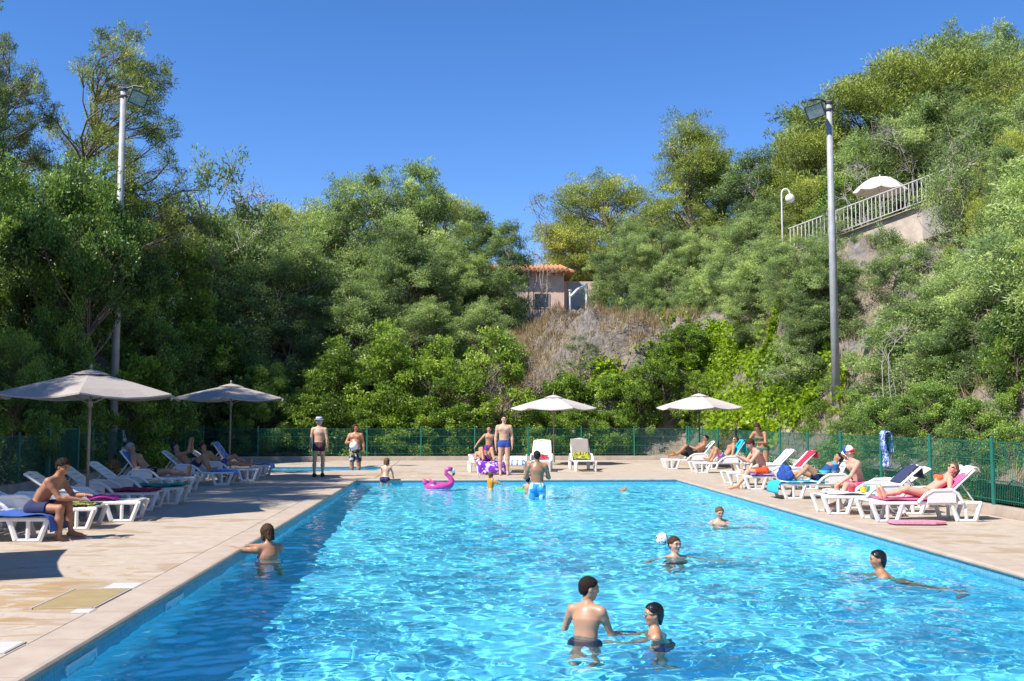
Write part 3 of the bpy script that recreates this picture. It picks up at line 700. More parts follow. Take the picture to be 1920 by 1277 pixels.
for a in (
 ('mimosa_a', 1440, 445, 600, 'mimosa shrub on the rock edge below the globe lamp', GR, 1.1), ('mimosa_b', 1497, 440, 590, 'mimosa shrub on the slope between the globe lamp and right lamp post', GR, 1.0),
 ('mimosa_a', 1545, 455, 620, 'mimosa shrub touching the left side of the right lamp post', GR, 1.0), ('mimosa_c', 1415, 510, 622, 'small mimosa at the top of the bright creeper', GR, 1.7),
 ('mimosa_c', 1530, 560, 690, 'mimosa shrub low on the rock left of the right lamp post', GR, 1.5),
 ('thin_shrub', 1500, 620, 720, 'thin shrub on the bare rock left of the right lamp post', GR, 1.2), ('laurel_b', 1290, 610, 665, 'green bush at the right end of the dry grass slope', GF, 1.2),
 ('thin_shrub', 1090, 630, 700, 'thin shrub in the middle of the dry grass slope', GF, 1.1), ('laurel_b', 1150, 700, 770, 'green bush low on the dry grass slope', GF, 1.2), ('bare_shrub', 1240, 600, 690, 'bare twigs standing on the dry grass slope', GF, .9)): plant_foot(*a)
# ------------------------------------------------------------------ fences
GREEN = plain('green_coating', (.014, .15, .112), .45, .15, 6)
GALV = plain('galvanised_steel', (.36, .36, .365), .6, .18, 3, metal=.1)
KERB = plain('kerb_concrete', (.44, .36, .29), .85, .2, 3, bump=.4)
def fence(name, a, b, nb, label, skip=()):
    a, b = Vector(a), Vector(b); d = (b - a); L = d.length; d.normalize(); ang = math.atan2(d.y, d.x)
    e = empty(name, a, ang, label, 'fence'); step = L / nb; H = 1.16
    post = MB(); post.tube([(0, 0, -.1), (0, 0, H + .03)], .034, 10); post.lathe([(.038, H + .03), (.038, H + .045), (.02, H + .06), (0, H + .062)], 10)
    pm = post.mesh('post'); pm.materials.append(GREEN)
    w = MB(); n = int((step - .1) / .055)
    for k in range(n):
        x = .05 + (step - .1) * (k + .5) / n; w.box((x - .0035, -.0035, .05), (x + .0035, .0035, H - .02))
    for z in (.10, .42, .80, H - .05):
        w.box((.03, .005, z - .006), (step - .03, .013, z + .006)); w.box((.03, -.013, z - .006), (step - .03, -.005, z + .006))
    wm = w.mesh('wire_panel'); wm.materials.append(GREEN)
    for i in range(nb + 1):
        o = bpy.data.objects.new('post', pm); col.objects.link(o); o.parent = e; o.location = (i * step, 0, 0)
        if i < nb and i not in skip:
            o = bpy.data.objects.new('wire_panel', wm); col.objects.link(o); o.parent = e; o.location = (i * step, 0, 0)
    return e
KT = .17
fence('mesh_fence', (FX0, 10, KT), (FX0, FY1, KT), 13, 'dark green wire mesh fence along the left bank behind the loungers')
fence('mesh_fence', (FX0 + .08, FY1, KT), (FX1 - .08, FY1, KT), 9, 'green wire mesh fence across the far end of the deck')
fence('mesh_fence', (FX1, 8.0, KT), (FX1, FY1, KT), 14, 'green wire mesh fence along the right bank with a towel on it')
# gate leaf in the left fence
g = empty('fence_gate', (FX0 + .12, 25.8, 0), R(90), 'green wire gate beside the left parasol pole', 'gate')
for x in (0, 1.9):
    m = MB(); m.box((x - .045, -.045, 0), (x + .045, .045, 1.5)); m.build('post', GREEN, g)
m = MB()
for k in range(30): m.box((.1 + k * .058, -.005, .12), (.111 + k * .058, .005, 1.4))
m.build('wire_panel', GREEN, g)
for z in (.08, 1.4): MB().box((.06, -.02, z), (1.84, .02, z + .04)).build('gate_rail', GREEN, g)
# kerb walls the fences stand on
for nm, lo, hi, lab in (('kerb_wall', (FX0 - .12, -6, -.06), (FX0 + .12, FY1 + .12, KT), 'low concrete kerb under the left fence'),
                        ('kerb_wall', (FX0 + .125, FY1 - .12, -.06), (FX1 - .125, FY1 + .12, KT), 'low concrete kerb under the far fence'),
                        ('kerb_wall', (FX1 - .12, -6, -.06), (FX1 + .12, FY1 + .12, KT), 'low concrete kerb under the right fence')):
    tag(MB().box(lo, hi).build(nm, KERB, bevel=.015), lab, 'kerb')
# ------------------------------------------------------------------ flood light masts
def mast(base, top, side, label, lean=0.0):
    e = empty('flood_light_mast', base, 0, label, 'lamp post'); H = top - base.z
    m = MB(); m.tube([(0, 0, -.3), (0, 0, H * .5), (0, 0, H)], [.135, .115, .09], 12); m.build('pole', GALV, e, True)
    for z in (H - .05, H - .28): MB().tube([(0, 0, z - .03), (0, 0, z + .03)], .125, 12).build('clamp_band', plain('dark_steel', (.05, .05, .055), .5), e)
    m = MB(); m.tube([(0, 0, H - .06), (side * .35, -.08, H + .04), (side * .68, -.12, H - .02)], .035, 8)
    m.tube([(side * .3, -.1, H + .02), (side * .42, -.2, H - .35)], .03, 6); m.build('bracket', plain('dark_steel', (.05, .05, .055), .5), e)
    # flood lamp: tapered housing tilted down to the pool, glass front
    c_ = Vector((side * .55, -.28, H - .42)); nz = -((Vector((1.6, 14, 0)) - (Vector(base) + c_)).normalized()); nx = Vector((0, 0, 1)).cross(nz).normalized(); ny = nz.cross(nx)
    M = Matrix.Translation(c_) @ Matrix((nx, ny, nz)).transposed().to_4x4() @ Matrix.Rotation(R(12) * side, 4, 'Z')
    m = MB(); w, h = .25, .19
    P = [(-w, -h, 0), (w, -h, 0), (w, h, 0), (-w, h, 0), (-w*.62, -h*.6, .26), (w*.62, -h*.6, .26), (w*.62, h*.6, .26), (-w*.62, h*.6, .26)]
    m.add([M @ Vector(p) for p in P], [(0, 3, 2, 1), (4, 5, 6, 7), (0, 1, 5, 4), (1, 2, 6, 5), (2, 3, 7, 6), (3, 0, 4, 7)])
    hd = m.build('lamp_housing', plain('lamp_housing_grey', (.46, .41, .38), .6), e)
    m = MB(); t = .035
    for lo, hi in (((-w-t, -h-t, -.05), (w+t, -h, .02)), ((-w-t, h, -.05), (w+t, h+t, .02)), ((-w-t, -h, -.05), (-w, h, .02)), ((w, -h, -.05), (w+t, h, .02))): m.box(lo, hi, M)
    m.build('rim', plain('dark_steel', (.05, .05, .055), .5), hd)
    m = MB(); m.box((-w, -h, -.035), (w, h, -.012), M); m.build('glass', plain('lamp_glass', (.30, .32, .28), .15, .3, 5), hd)
    return e
B = pY(210, 870, 31.5); B.z = float(zt(B.x, 31.5)); mast(B, pY(236, 165, 31.5).z, 1, 'tall grey flood light mast rising from the left bank')
B = pY(1568, 742, 30.4); mast(B, pY(1557, 190, 30.4).z, -1, 'tall grey flood light mast on the right bank')
# ------------------------------------------------------------------ pink house behind the trees
PINK = plain('pink_render', (.68, .48, .39), .85, .14, 2, bump=.3); TILE = plain('roof_tile', (.50, .23, .11), .8, .35, 4)
DARKGLASS = plain('dark_window', (.03, .035, .04), .15); GREYBOX = plain('grey_shutter', (.33, .37, .42), .5)
hY = 63.0
h0 = pY(770, 600, hY); h1 = pY(1058, 600, hY); rz_ = pY(1000, 512, hY).z; gz = 5.2
house = empty('pink_house', (h0.x, hY, gz), 0, 'pink rendered house with a terracotta tiled roof seen between the far trees', 'house')
W = h1.x - h0.x; HH = rz_ - gz
m = MB(); m.box((0, 0, 0), (W, 8, HH)); m.build('wall', PINK, house)
m = MB(); m.box((W, 1.2, 0), (W + 2.4, 8, HH - .35)); m.build('side_wing', PINK, house)
m = MB(); m.box((W + .35, 1.14, HH - 3.0), (W + 1.6, 1.2, HH - .5)); m.build('shutter', GREYBOX, house)
roof = empty('roof_part'); bpy.data.objects.remove(roof)
m = MB(); m.add([(-.4, -.55, HH + .12), (W + .6, -.55, HH + .12), (W + .6, 4, HH + 1.0), (-.4, 4, HH + 1.0), (-.4, 8.5, HH + .12), (W + .6, 8.5, HH + .12),
                 (-.4, -.55, HH), (W + .6, -.55, HH), (-.4, 8.5, HH), (W + .6, 8.5, HH)],
                [(0, 1, 2, 3), (3, 2, 5, 4), (6, 7, 1, 0), (8, 9, 7, 6), (4, 5, 9, 8), (0, 3, 4, 8, 6), (1, 7, 9, 5, 2)])
roof = m.build('roof', TILE, house)
tm = MB(); tm.tube([(0, -.62, .16), (0, 3.9, 1.08)], .115, 8); tme = tm.mesh('roof_tile'); tme.materials.append(TILE)
nt = int((W + 1.0) / .30)
for k in range(nt):
    o = bpy.data.objects.new('roof_tile', tme); col.objects.link(o); o.parent = roof; o.location = (-.3 + .30 * k, 0, HH)
rm = MB(); rm.box((-.045, -.5, -.16), (.045, .0, -.005)); rme = rm.mesh('rafter_end'); rme.materials.append(plain('rafter_wood', (.50, .36, .24), .8))
for k in range(int((W + .95) / .5)):
    o = bpy.data.objects.new('rafter_end', rme); col.objects.link(o); o.parent = roof; o.location = (-.3 + .5 * k, 0, HH)
for x, z, ww, wh in ((W - 1.9, HH - 2.2, .9, .85), (W * .42, HH - 2.6, 1.0, 1.2), (W * .1, HH - 2.4, 1.0, 1.2)):
    fr = MB(); fr.box((x - .06, -.05, z - .06), (x + ww + .06, .02, z)); fr.box((x - .06, -.05, z + wh), (x + ww + .06, .02, z + wh + .06))
    fr.box((x - .06, -.05, z), (x, .02, z + wh)); fr.box((x + ww, -.05, z), (x + ww + .06, .02, z + wh)); wf = fr.build('window', plain('window_frame', (.42, .33, .26), .7), house)
    MB().box((x, -.012, z), (x + ww, .015, z + wh)).build('pane', DARKGLASS, wf)
# low pink terrace wall, white posts and green railing in front of the house
def at_Y(px, py, Y): return pY(px, py, Y)
p0 = pY(1062, 588, 58); p1 = pY(1160, 588, 58)
tw = empty('terrace_wall', (p0.x, 58, p0.z - 2.4), 0, 'low pink terrace wall right of the pink house', 'wall')
MB().box((0, 0, 0), (p1.x - p0.x, .3, 2.4)).build('wall', PINK, tw); MB().box((-.05, -.04, 2.4), (p1.x - p0.x + .05, .34, 2.46)).build('capping', plain('white_paint', (.78, .77, .74), .5), tw)
WHITE = plain('white_paint', (.78, .77, .74), .5)
for px, t_, b_, mat, lab in ((1069, 545, 640, WHITE, 'thin white post in front of the pink house corner'), (1100, 533, 640, WHITE, 'white post with a bent top right of the pink house'),
                             (1127, 582, 622, WHITE, 'short white post before the low pink wall'), (1145, 560, 625, GREEN, 'slim green post before the low pink wall')):
    a, b = pY(px, b_, 56), pY(px, t_, 56); e = MB(); e.tube([(0, 0, -.6), (0, 0, b.z - a.z)], .055 if mat is WHITE else .045, 8); e.tube([(0, 0, b.z - a.z), (0, 0, b.z - a.z + .05)], .11, 8)
    if px == 1100: e.tube([(0, 0, b.z - a.z - .05), (-.5, 0, b.z - a.z - .3), (-.9, 0, b.z - a.z - .7)], .08, 8)
    o = e.build('garden_post', mat); o.location = a; tag(o, lab, 'post')
bl = pY(1125, 618, 55.5); m = MB(); rr = np.random.default_rng(4)
V = sphere_dirs(rr, 1)
bm = bmesh.new(); bmesh.ops.create_icosphere(bm, subdivisions=3, radius=1)
for v in bm.verts: v.co = Vector((v.co.x * 1.9, v.co.y * .7, v.co.z * .55)) * (1 + .18 * math.sin(v.co.x * 4 + 1) * math.sin(v.co.y * 5) + .08 * math.sin(v.co.z * 9))
me = bpy.data.meshes.new('pale_rock'); bm.to_mesh(me); bm.free(); o = link('pale_rock', me, None, plain('pale_stone', (.48, .46, .43), .9, .2, 3, bump=.6)); o.location = (bl.x, 55.3, bl.z - .1); o.rotation_euler = (0, R(-14), 0)
tag(o, 'pale grey boulder above the dry grass near the pink house', 'rock')
# ------------------------------------------------------------------ terrace ramp on the right hill
ra, rb = pY(1478, 428, 41.0), pY(1840, 291, 36.5)          # ends of the top rail
dv = Vector((rb.x - ra.x, rb.y - ra.y, 0)); RL = dv.length; dv.normalize(); slope = (rb.z - ra.z) / RL; rang = math.atan2(dv.y, dv.x)
STONE = plain('terrace_stone', (.50, .41, .33), .9, .28, 2.2, bump=.8)
t = empty('terrace', (ra.x, ra.y, ra.z - 1.08), rang, 'stone faced terrace on the right hill below the white railing', 'terrace')
def wedge(x0, x1, y0, y1, drop0, drop1): return MB().add([(x0, y0, x0 * slope - drop1), (x1, y0, x1 * slope - drop1), (x1, y1, x1 * slope - drop1), (x0, y1, x0 * slope - drop1), (x0, y0, x0 * slope - drop0), (x1, y0, x1 * slope - drop0), (x1, y1, x1 * slope - drop0), (x0, y1, x0 * slope - drop0)], [(0,3,2,1),(4,5,6,7),(0,1,5,4),(1,2,6,5),(2,3,7,6),(3,0,4,7)])
wedge(0, RL, .08, .5, .03, 3.6).build('retaining_wall', STONE, t); wedge(-.2, RL + .3, -.08, 4.0, 0, .028).build('floor', plain('terrace_paving', (.45, .38, .32), .85), t)
wedge(RL * .72, RL + 1.0, -.5, .075, .35, 1.5).build('overhang', plain('grey_stone', (.34, .31, .28), .9, .3, 2.5, bump=.8), t)
wedge(RL * .76, RL * .98, -.02, .07, 1.52, 2.9).build('shutter', GREYBOX, t)
rl = empty('railing', (ra.x, ra.y, ra.z - 1.08), rang, 'white picket railing climbing along the right hill terrace', 'railing')
RAIL = plain('weathered_white_paint', (.50, .49, .46), .6, .15, 4)
wedge(0, RL, -.025, .025, -1.08, -1.04).build('top_rail', RAIL, rl); wedge(0, RL, -.015, .015, -.15, -.12).build('bottom_rail', RAIL, rl)
bar = MB(); bar.box((-.017, -.010, .13), (.017, .010, 1.04)); bme = bar.mesh('picket'); bme.materials.append(RAIL)
for k in range(int(RL / .16)):
    o = bpy.data.objects.new('picket', bme); col.objects.link(o); o.parent = rl; o.location = (.08 + .16 * k, 0, (.08 + .16 * k) * slope)
# globe lamp
gb = pY(1467, 440, 43.2); gt = pY(1467, 352, 43.2)
gl = empty('globe_lamp', (gb.x, 43.2, gb.z), 0, 'white swan neck lamp with a globe at the end of the railing', 'lamp'); Hh = gt.z - gb.z
m = MB(); pts = [(0, 0, -3.5), (0, 0, Hh - .3)] + [(.19 - .19 * math.cos(a_), 0, Hh - .3 + .25 * math.sin(a_)) for a_ in np.linspace(.3, math.pi, 8)]; m.tube(pts, .035, 8); m.build('pole', WHITE, gl, True)
bm = bmesh.new(); bmesh.ops.create_uvsphere(bm, u_segments=20, v_segments=12, radius=.21); me = bpy.data.meshes.new('globe'); bm.to_mesh(me); bm.free()
o = link('globe', me, gl, plain('globe_glass', (.82, .80, .78), .25, .05), True); o.location = (.38, 0, Hh - .48)
# terrace house: rendered wall, orange canopy
hA = pY(1835, 340, 41.5); hT = pY(1835, 238, 41.5)
hw = empty('terrace_house', (hA.x, 41.5, hA.z - 1.5), 0, 'cream house wall with an orange canopy behind trees on the right hill', 'house'); hh = hT.z - hA.z + 1.5
MB().box((0, 0, -2), (7, 2.5, hh)).build('wall', plain('cream_render', (.40, .34, .29), .85, .2, 2, bump=.5), hw)
MB().box((.2, -1.2, hh * .52), (3.0, -.003, hh * .52 + .55)).build('canopy', plain('orange_canvas', (.52, .22, .07), .8), hw)
MB().box((.9, -.05, 0), (1.9, -.003, hh * .5)).build('door', plain('orange_door', (.45, .2, .08), .6), hw)
# ------------------------------------------------------------------ dry grass, creeper, net on the banks
def slope_normal(x, y):
    e = .15; gx = (zt(x + e, y) - zt(x - e, y)) / (2 * e); gy = (zt(x, y + e) - zt(x, y - e)) / (2 * e)
    n = np.stack([-gx, -gy, np.ones_like(gx)], -1); return n / np.linalg.norm(n, axis=-1, keepdims=True)
def grass(n, x0, x1, y0, y1, L, dens, seed, name, label):
    r = np.random.default_rng(seed); x = r.uniform(x0, x1, n); y = r.uniform(y0, y1, n)
    k = dens(x, y) > r.uniform(0, 1, n); x, y = x[k], y[k]
    out = ((x < FX0 - .5) | (x > FX1 + .4) | (y > FY1 + .45)); x, y = x[out], y[out]; n = len(x)
    P = np.stack([x, y, zt(x, y) - .03], -1)
    tuft = vnoise(x * 2, y * 2, 9); D = r.normal(size=(n, 3)) * .35 + np.stack([.1 * np.sin(x * 2), .1 * np.cos(y * 2) - .12, np.ones(n)], -1)
    V = leaves(P, D, L * r.uniform(.5, 1.3, n) * (1 + .35 * tuft), .022 * r.uniform(.7, 1.4, n), r, .5 + .3 * tuft + r.normal(size=n) * .14)
    return tag(link(name, leaf_mesh(name, [V]), None, L_DRY), label, 'grass', kind='stuff')
d1 = lambda x, y: np.clip(.55 + .8 * vnoise(x, y, 21), .04, 1) * np.clip((y - 42.5) / 3.0, .1, 1) * np.clip(1 - (x - 8.5) / 2.5 + (y - 46) * .4, .08, 1)
grass(72000, -1, 14, 42, 58, .55, d1, 5, 'dry_grass', 'straw coloured dry grass on the slope behind the far fence')
d2 = lambda x, y: np.clip(.35 + .7 * vnoise(x, y, 25), .02, 1)
grass(26000, 9.9, 18, 14, 42, .42, d2, 6, 'dry_grass', 'dry grass scattered over the right bank')
grass(9000, -15, -10.9, 14, 42, .4, d2, 8, 'dry_grass', 'dry grass scattered over the left bank')
def creeper(px, py, hw, hh, Y0, n, seed, label, group='creeper patches on the bank', mat=None):
    """leaves hugging the bank where the ray through the patch meets the terrain"""
    r = np.random.default_rng(seed); P = []; 
    hub = []
    for _ in range(max(5, int(n / 260))):
        hub.append((px + r.normal() * hw * .5, py + r.normal() * hh * .5, r.uniform(.2, .5)))
    pts = []
    for _ in range(n):
        h = hub[int(r.integers(len(hub)))]
        pts.append((h[0] + r.normal() * hw * h[2] * .55, h[1] + abs(r.normal()) * hh * h[2] * .9 - hh * .1))
    pts = np.array(pts)
    # intersect with terrain by marching
    D = np.array([list(ray(a, b)) for a, b in pts]); t = np.full(n, Y0 - 6.0) / D[:, 1]; hit = np.zeros(n, bool)
    for _ in range(90):
        Q = D * t[:, None]; z = Q[:, 2] + CAM_H; under = (z < zt(Q[:, 0], Q[:, 1]) + .03) & (Q[:, 1] > 10)
        hit |= under; t = np.where(hit, t, t + .18)
    Q = (D * t[:, None])[hit]; n = len(Q)
    if n < 10: return None
    x, y = Q[:, 0], Q[:, 1]; inside = (x < FX0 - .4) | (x > FX1 + .3) | (y > FY1 + .3); x, y = x[inside], y[inside]; n = len(x)
    N = slope_normal(x, y); base = np.stack([x, y, zt(x, y)], -1) + N * (r.uniform(.03, .30, n) * (1 + .5 * np.sin(x * 5) * np.sin(y * 4)))[:, None]
    Dr = r.normal(size=(n, 3)) * .6 + N * .35 + np.array([0, 0, -.5])
    o0 = Vector((float(x.mean()), float(y.mean()), float(zt(x.mean(), y.mean()))))
    e = empty('creeper', o0, 0, label, 'creeper', group)
    V = leaves(base - np.array(o0), Dr, .15 * r.uniform(.7, 1.3, n), .13 * r.uniform(.7, 1.2, n), r, .5 + .12 * vnoise(x * 3, y * 3, 4) + r.normal(size=n) * .16)
    link('foliage', leaf_mesh('foliage', [V]), e, mat or L_VINE)
    m = MB()
    for k in range(1):
        i, j = r.integers(n), r.integers(n); a, b = Vector(base[i] - np.array(o0)), Vector(base[j] - np.array(o0))
        if (a - b).length < 3.5: limb(m, a, b, .02, .008, r, .1, 4, 4)
    if m.v: m.build('stem', BARK, e)
    return e
for a in (
 (1355, 655, 95, 60, 46, 7000, 31, 'bright yellow green creeper hanging over the bank crest, the largest patch'),
 (1430, 690, 50, 40, 42, 2400, 32, 'yellow green creeper patch right below the largest one'),
 (1250, 690, 60, 55, 46, 3400, 33, 'green creeper patch left of the largest one, above the right far parasol'),
 (1500, 735, 50, 70, 38, 3000, 34, 'creeper patch just left of the right lamp post'),
 (1400, 770, 65, 50, 40, 3000, 35, 'creeper strands on the rock above the woman in the green bikini'),
 (1440, 800, 45, 45, 36, 2000, 36, 'creeper strands on the rock behind the red towel'),
 (1330, 780, 35, 40, 43, 1100, 37, 'creeper strands right of the right far parasol pole'),
 (1140, 725, 60, 40, 45, 2200, 38, 'creeper patch between the two far parasols'),
 (1580, 700, 25, 45, 33, 600, 39, 'creeper climbing beside the right lamp post')): creeper(*a)
creeper(1480, 680, 70, 80, 38, 2600, 40, 'dull green creeper over the grey rock', mat=L_BRIGHT)
creeper(1290, 730, 80, 60, 43, 3000, 41, 'dull green growth on the rock right of the far shrubs', mat=L_BRIGHT)
# ------------------------------------------------------------------ parasols
def cloth(name, c, **k): return plain(name, c, .85, .10, 30, bump=.15, **k)
CANVAS = cloth('parasol_canvas', (.36, .315, .28)); POLE = plain('parasol_pole', (.30, .25, .21), .5); POLE_D = plain('parasol_pole_dark', (.10, .09, .085), .5)
CANVAS_P = cloth('pale_parasol_canvas', (.52, .46, .42))
def parasol(loc, rz, rad, zr, zt_, n, label, pole=POLE, canvas=CANVAS, bulge=.03):
    e = empty('parasol', loc, rz, label, 'parasol', 'parasols around the pool')
    def rim(k, f=1.0, nn=None):
        a = 2 * math.pi * (k + .5) / n
        return Vector((math.cos(a) * rad * f, math.sin(a) * rad * f, zr + (zt_ - zr) * (1 - f) + bulge * (zt_ - zr) * math.sin(math.pi * f)))
    m = MB(); rings = [.07, .3, .55, .8, 1.0]; seg = 4; V = []
    N = n * seg
    for f in rings:
        for k in range(n):
            a, b = rim(k, f), rim(k + 1, f)
            for j in range(seg):
                p = a.lerp(b, j / seg); s_ = math.sin(math.pi * j / seg); p = p * (1 - .025 * s_ * f) if f == 1 else p; p.z -= .022 * s_ * f
                V.append(p)
    Fs = [(i * N + k, i * N + (k + 1) % N, (i + 1) * N + (k + 1) % N, (i + 1) * N + k) for i in range(len(rings) - 1) for k in range(N)]
    off = len(V)                                # hanging hem
    for q in range(N): p = V[(len(rings) - 1) * N + q]; V.append(Vector((p.x * 1.002, p.y * 1.002, p.z - .028)))
    Fs += [((len(rings) - 1) * N + k, (len(rings) - 1) * N + (k + 1) % N, off + (k + 1) % N, off + k) for k in range(N)]
    m.add(V, Fs); cn = m.build('canopy', canvas, e)
    sol = cn.modifiers.new('thick', 'SOLIDIFY'); sol.thickness = .004
    cap = MB(); cap.lathe([(rad * .22, zt_ - (zt_ - zr) * .16), (rad * .10, zt_ + .0), (.03, zt_ + .03), (.0, zt_ + .035)], n * 2); cap.build('vent_cap', canvas, cn)
    MB().tube([(0, 0, .05), (0, 0, zt_ + .04)], .026, 10).build('pole', pole, e, True)
    MB().lathe([(0, zt_ + .13), (.025, zt_ + .11), (.03, zt_ + .05), (.0, zt_ + .04)], 10).build('finial', pole, e, True)
    MB().tube([(0, 0, zr - .22), (0, 0, zr - .12)], .05, 10).build('hub', pole, e)
    for k in range(n):
        p = rim(k, .97); p.z -= .03; MB().tube([(0, 0, zt_ - .06), p], .011, 5).build('rib', pole, e)
        q = rim(k, .5); q.z -= .05; MB().tube([(0, 0, zr - .17), q], .009, 5).build('strut', pole, e)
    MB().tube([(.02, 0, 1.15), (.10, 0, 1.15), (.10, 0, 1.25)], .012, 6).build('crank', POLE_D, e)
    b = MB(); b.lathe([(0, 0.0), (.27, 0.0), (.27, .055), (.24, .075), (.05, .085), (.045, .35), (.028, .36)], 20); b.build('base', plain('base_concrete', (.33, .31, .29), .9), e)
    return e
def g_at(px, s_): return Vector(((px - 861) / s_, F_PX / s_, 0))
def P_at(px, Y): v = pY(px, 785, Y); return Vector((v.x, Y, 0))
parasol(P_at(168, 18.2), R(14), 1.62, 2.13, 2.55, 6, 'taupe parasol on the left deck nearest to the camera')
parasol(P_at(432, 28.6), R(8), 1.66, 2.28, 2.66, 6, 'taupe parasol on the left deck, the farther of two', POLE)
parasol(P_at(1038, 37.0), R(20), 1.60, 2.10, 2.55, 6, 'pale parasol at the far end, left of two, above a white lounger', canvas=CANVAS_P)
parasol(P_at(1311, 34.6), R(5), 1.52, 2.10, 2.55, 6, 'pale parasol at the far right corner on a dark pole', POLE_D, CANVAS_P)
parasol((-7.35, 10.9, 0), R(20), 1.75, 2.15, 2.55, 4, 'taupe parasol left of the frame whose shadow lies on the near left deck')
tp = pY(1650, 345, 42.5); parasol((tp.x, 42.5, tp.z - 2.35), 0, 1.15, 2.05, 2.65, 8, 'white domed parasol on the right hill terrace', WHITE, cloth('white_canvas', (.60, .55, .48)), bulge=.32)
# ------------------------------------------------------------------ sun loungers
RESIN = plain('white_resin', (.74, .73, .71), .35, .04, 12); TAUPE_RESIN = plain('taupe_resin', (.40, .33, .28), .45, .06, 12)
SEAT_Z, BX, LW = .34, .62, .33                 # local +x from head to foot; hinge at x = 0, feet end at x = 1.28
_lm = {}
def lmesh(key, fn):
    if key not in _lm: _lm[key] = fn()
    return _lm[key]
def rounded(m, lo, hi, b=.008):
    me = m.box(lo, hi).mesh('x'); return me
def bbox_mesh(lo, hi, b=.008):
    me = MB().box(lo, hi).mesh('piece'); bm = bmesh.new(); bm.from_mesh(me); bmesh.ops.bevel(bm, geom=bm.edges[:], offset=b, segments=1, affect='EDGES', clamp_overlap=True); bm.to_mesh(me); bm.free(); return me
def leg_frame(x0, x1, w, flip):                # moulded U leg: sloping outer bars, foot bar, centre web
    m = MB(); z1 = SEAT_Z - .03; t = .022; s0, s1 = (.05, .10)
    bars = [((x0, z1), (x0 + s1, .03)), ((x1, z1), (x1 - s1, .03)), ((x0 + s1 - .03, .022), (x1 - s1 + .03, .022)), (((x0 + x1) / 2, z1), ((x0 + x1) / 2, .02))]
    for k, (a, b) in enumerate(bars):
        a, b = Vector((a[0], 0, a[1])), Vector((b[0], 0, b[1])); m.tube([a, a.lerp(b, .5), b], [.046, .038, .042] if k < 2 else .030, 6, up=(0, 1, 0), flat=.7)
    return m.mesh('leg')
def lounger(loc, rz, back, label, group='white resin loungers', resin=None, arm=True):
    resin = resin or RESIN; rk = resin.name
    e = empty('sun_lounger', loc, rz, label, 'lounger', group)
    def part(name, key, fn, parent=e, loc_=(0, 0, 0), rot=None):
        me = lmesh((rk, key), fn)
        if not me.materials: me.materials.append(resin)
        o = bpy.data.objects.new(name, me); col.objects.link(o); o.parent = parent; o.location = loc_
        if rot: o.rotation_euler = rot
        return o
    for sgn in (-1, 1):
        y = sgn * (LW - .02)
        part('side_rail', 'rail', lambda: bbox_mesh((-.62, -.022, SEAT_Z - .055), (1.28, .022, SEAT_Z), .012), loc_=(0, y, 0))
        part('leg', 'legf', lambda: leg_frame(.72, 1.24, .05, 1), loc_=(0, y, 0)); part('leg', 'legb', lambda: leg_frame(-.60, -.10, .05, 1), loc_=(0, y, 0))
        if arm:
            def fa():
                m = MB(); m.tube([(-.28, 0, SEAT_Z - .02), (-.20, 0, SEAT_Z + .12), (-.10, 0, SEAT_Z + .185), (.22, 0, SEAT_Z + .175), (.36, 0, SEAT_Z + .10), (.48, 0, SEAT_Z - .02)], .030, 8, up=(0, 1, 0), flat=.8)
                m.box((-.16, -.010, SEAT_Z - .02), (.32, .010, SEAT_Z + .16)); return m.mesh('armrest')
            part('armrest', 'arm', fa, loc_=(0, sgn * (LW + .02), 0))
    for k in range(9): part('slat', 'slat', lambda: bbox_mesh((-.058, -LW + .045, -.022), (.058, LW - .045, .0), .006), loc_=(.10 + .135 * k, 0, SEAT_Z + .012 - .018 * math.sin(k / 8 * math.pi)))
    b = empty('backrest'); bpy.data.objects.remove(b)
    def fb():
        m = MB()
        for sg in (-1, 1): m.tube([(0, sg * (LW - .035), 0), (-.40, sg * (LW - .035), .012), (-.74, sg * (LW - .06), .0)], .026, 8, up=(0, 0, 1), flat=.75)
        m.tube([(-.74, -LW + .06, 0), (-.775, 0, .0), (-.74, LW - .06, 0)], .032, 8, up=(0, 0, 1), flat=.7)
        m.box((-.012, -LW + .04, -.012), (.03, LW - .04, .012)); return m.mesh('backrest')
    bk = part('backrest', 'back', fb, loc_=(0.03, 0, SEAT_Z + .012), rot=(0, back, 0))
    for k in range(6): part('slat', 'bslat', lambda: bbox_mesh((-.050, -LW + .06, -.010), (.050, LW - .06, .010), .006), parent=bk, loc_=(-.085 - .115 * k, 0, .008))
    if back > .15:
        L = .52; top = Vector((-.45 * math.cos(back) + .03, 0, SEAT_Z + .45 * math.sin(back))); foot = Vector((-.55, 0, SEAT_Z - .05))
        for sg in (-1, 1):
            m = MB(); m.tube([top + Vector((0, sg * (LW - .1), 0)), foot + Vector((0, sg * (LW - .1), 0))], .013, 6); m.build('prop_strut', resin, e)
    return e
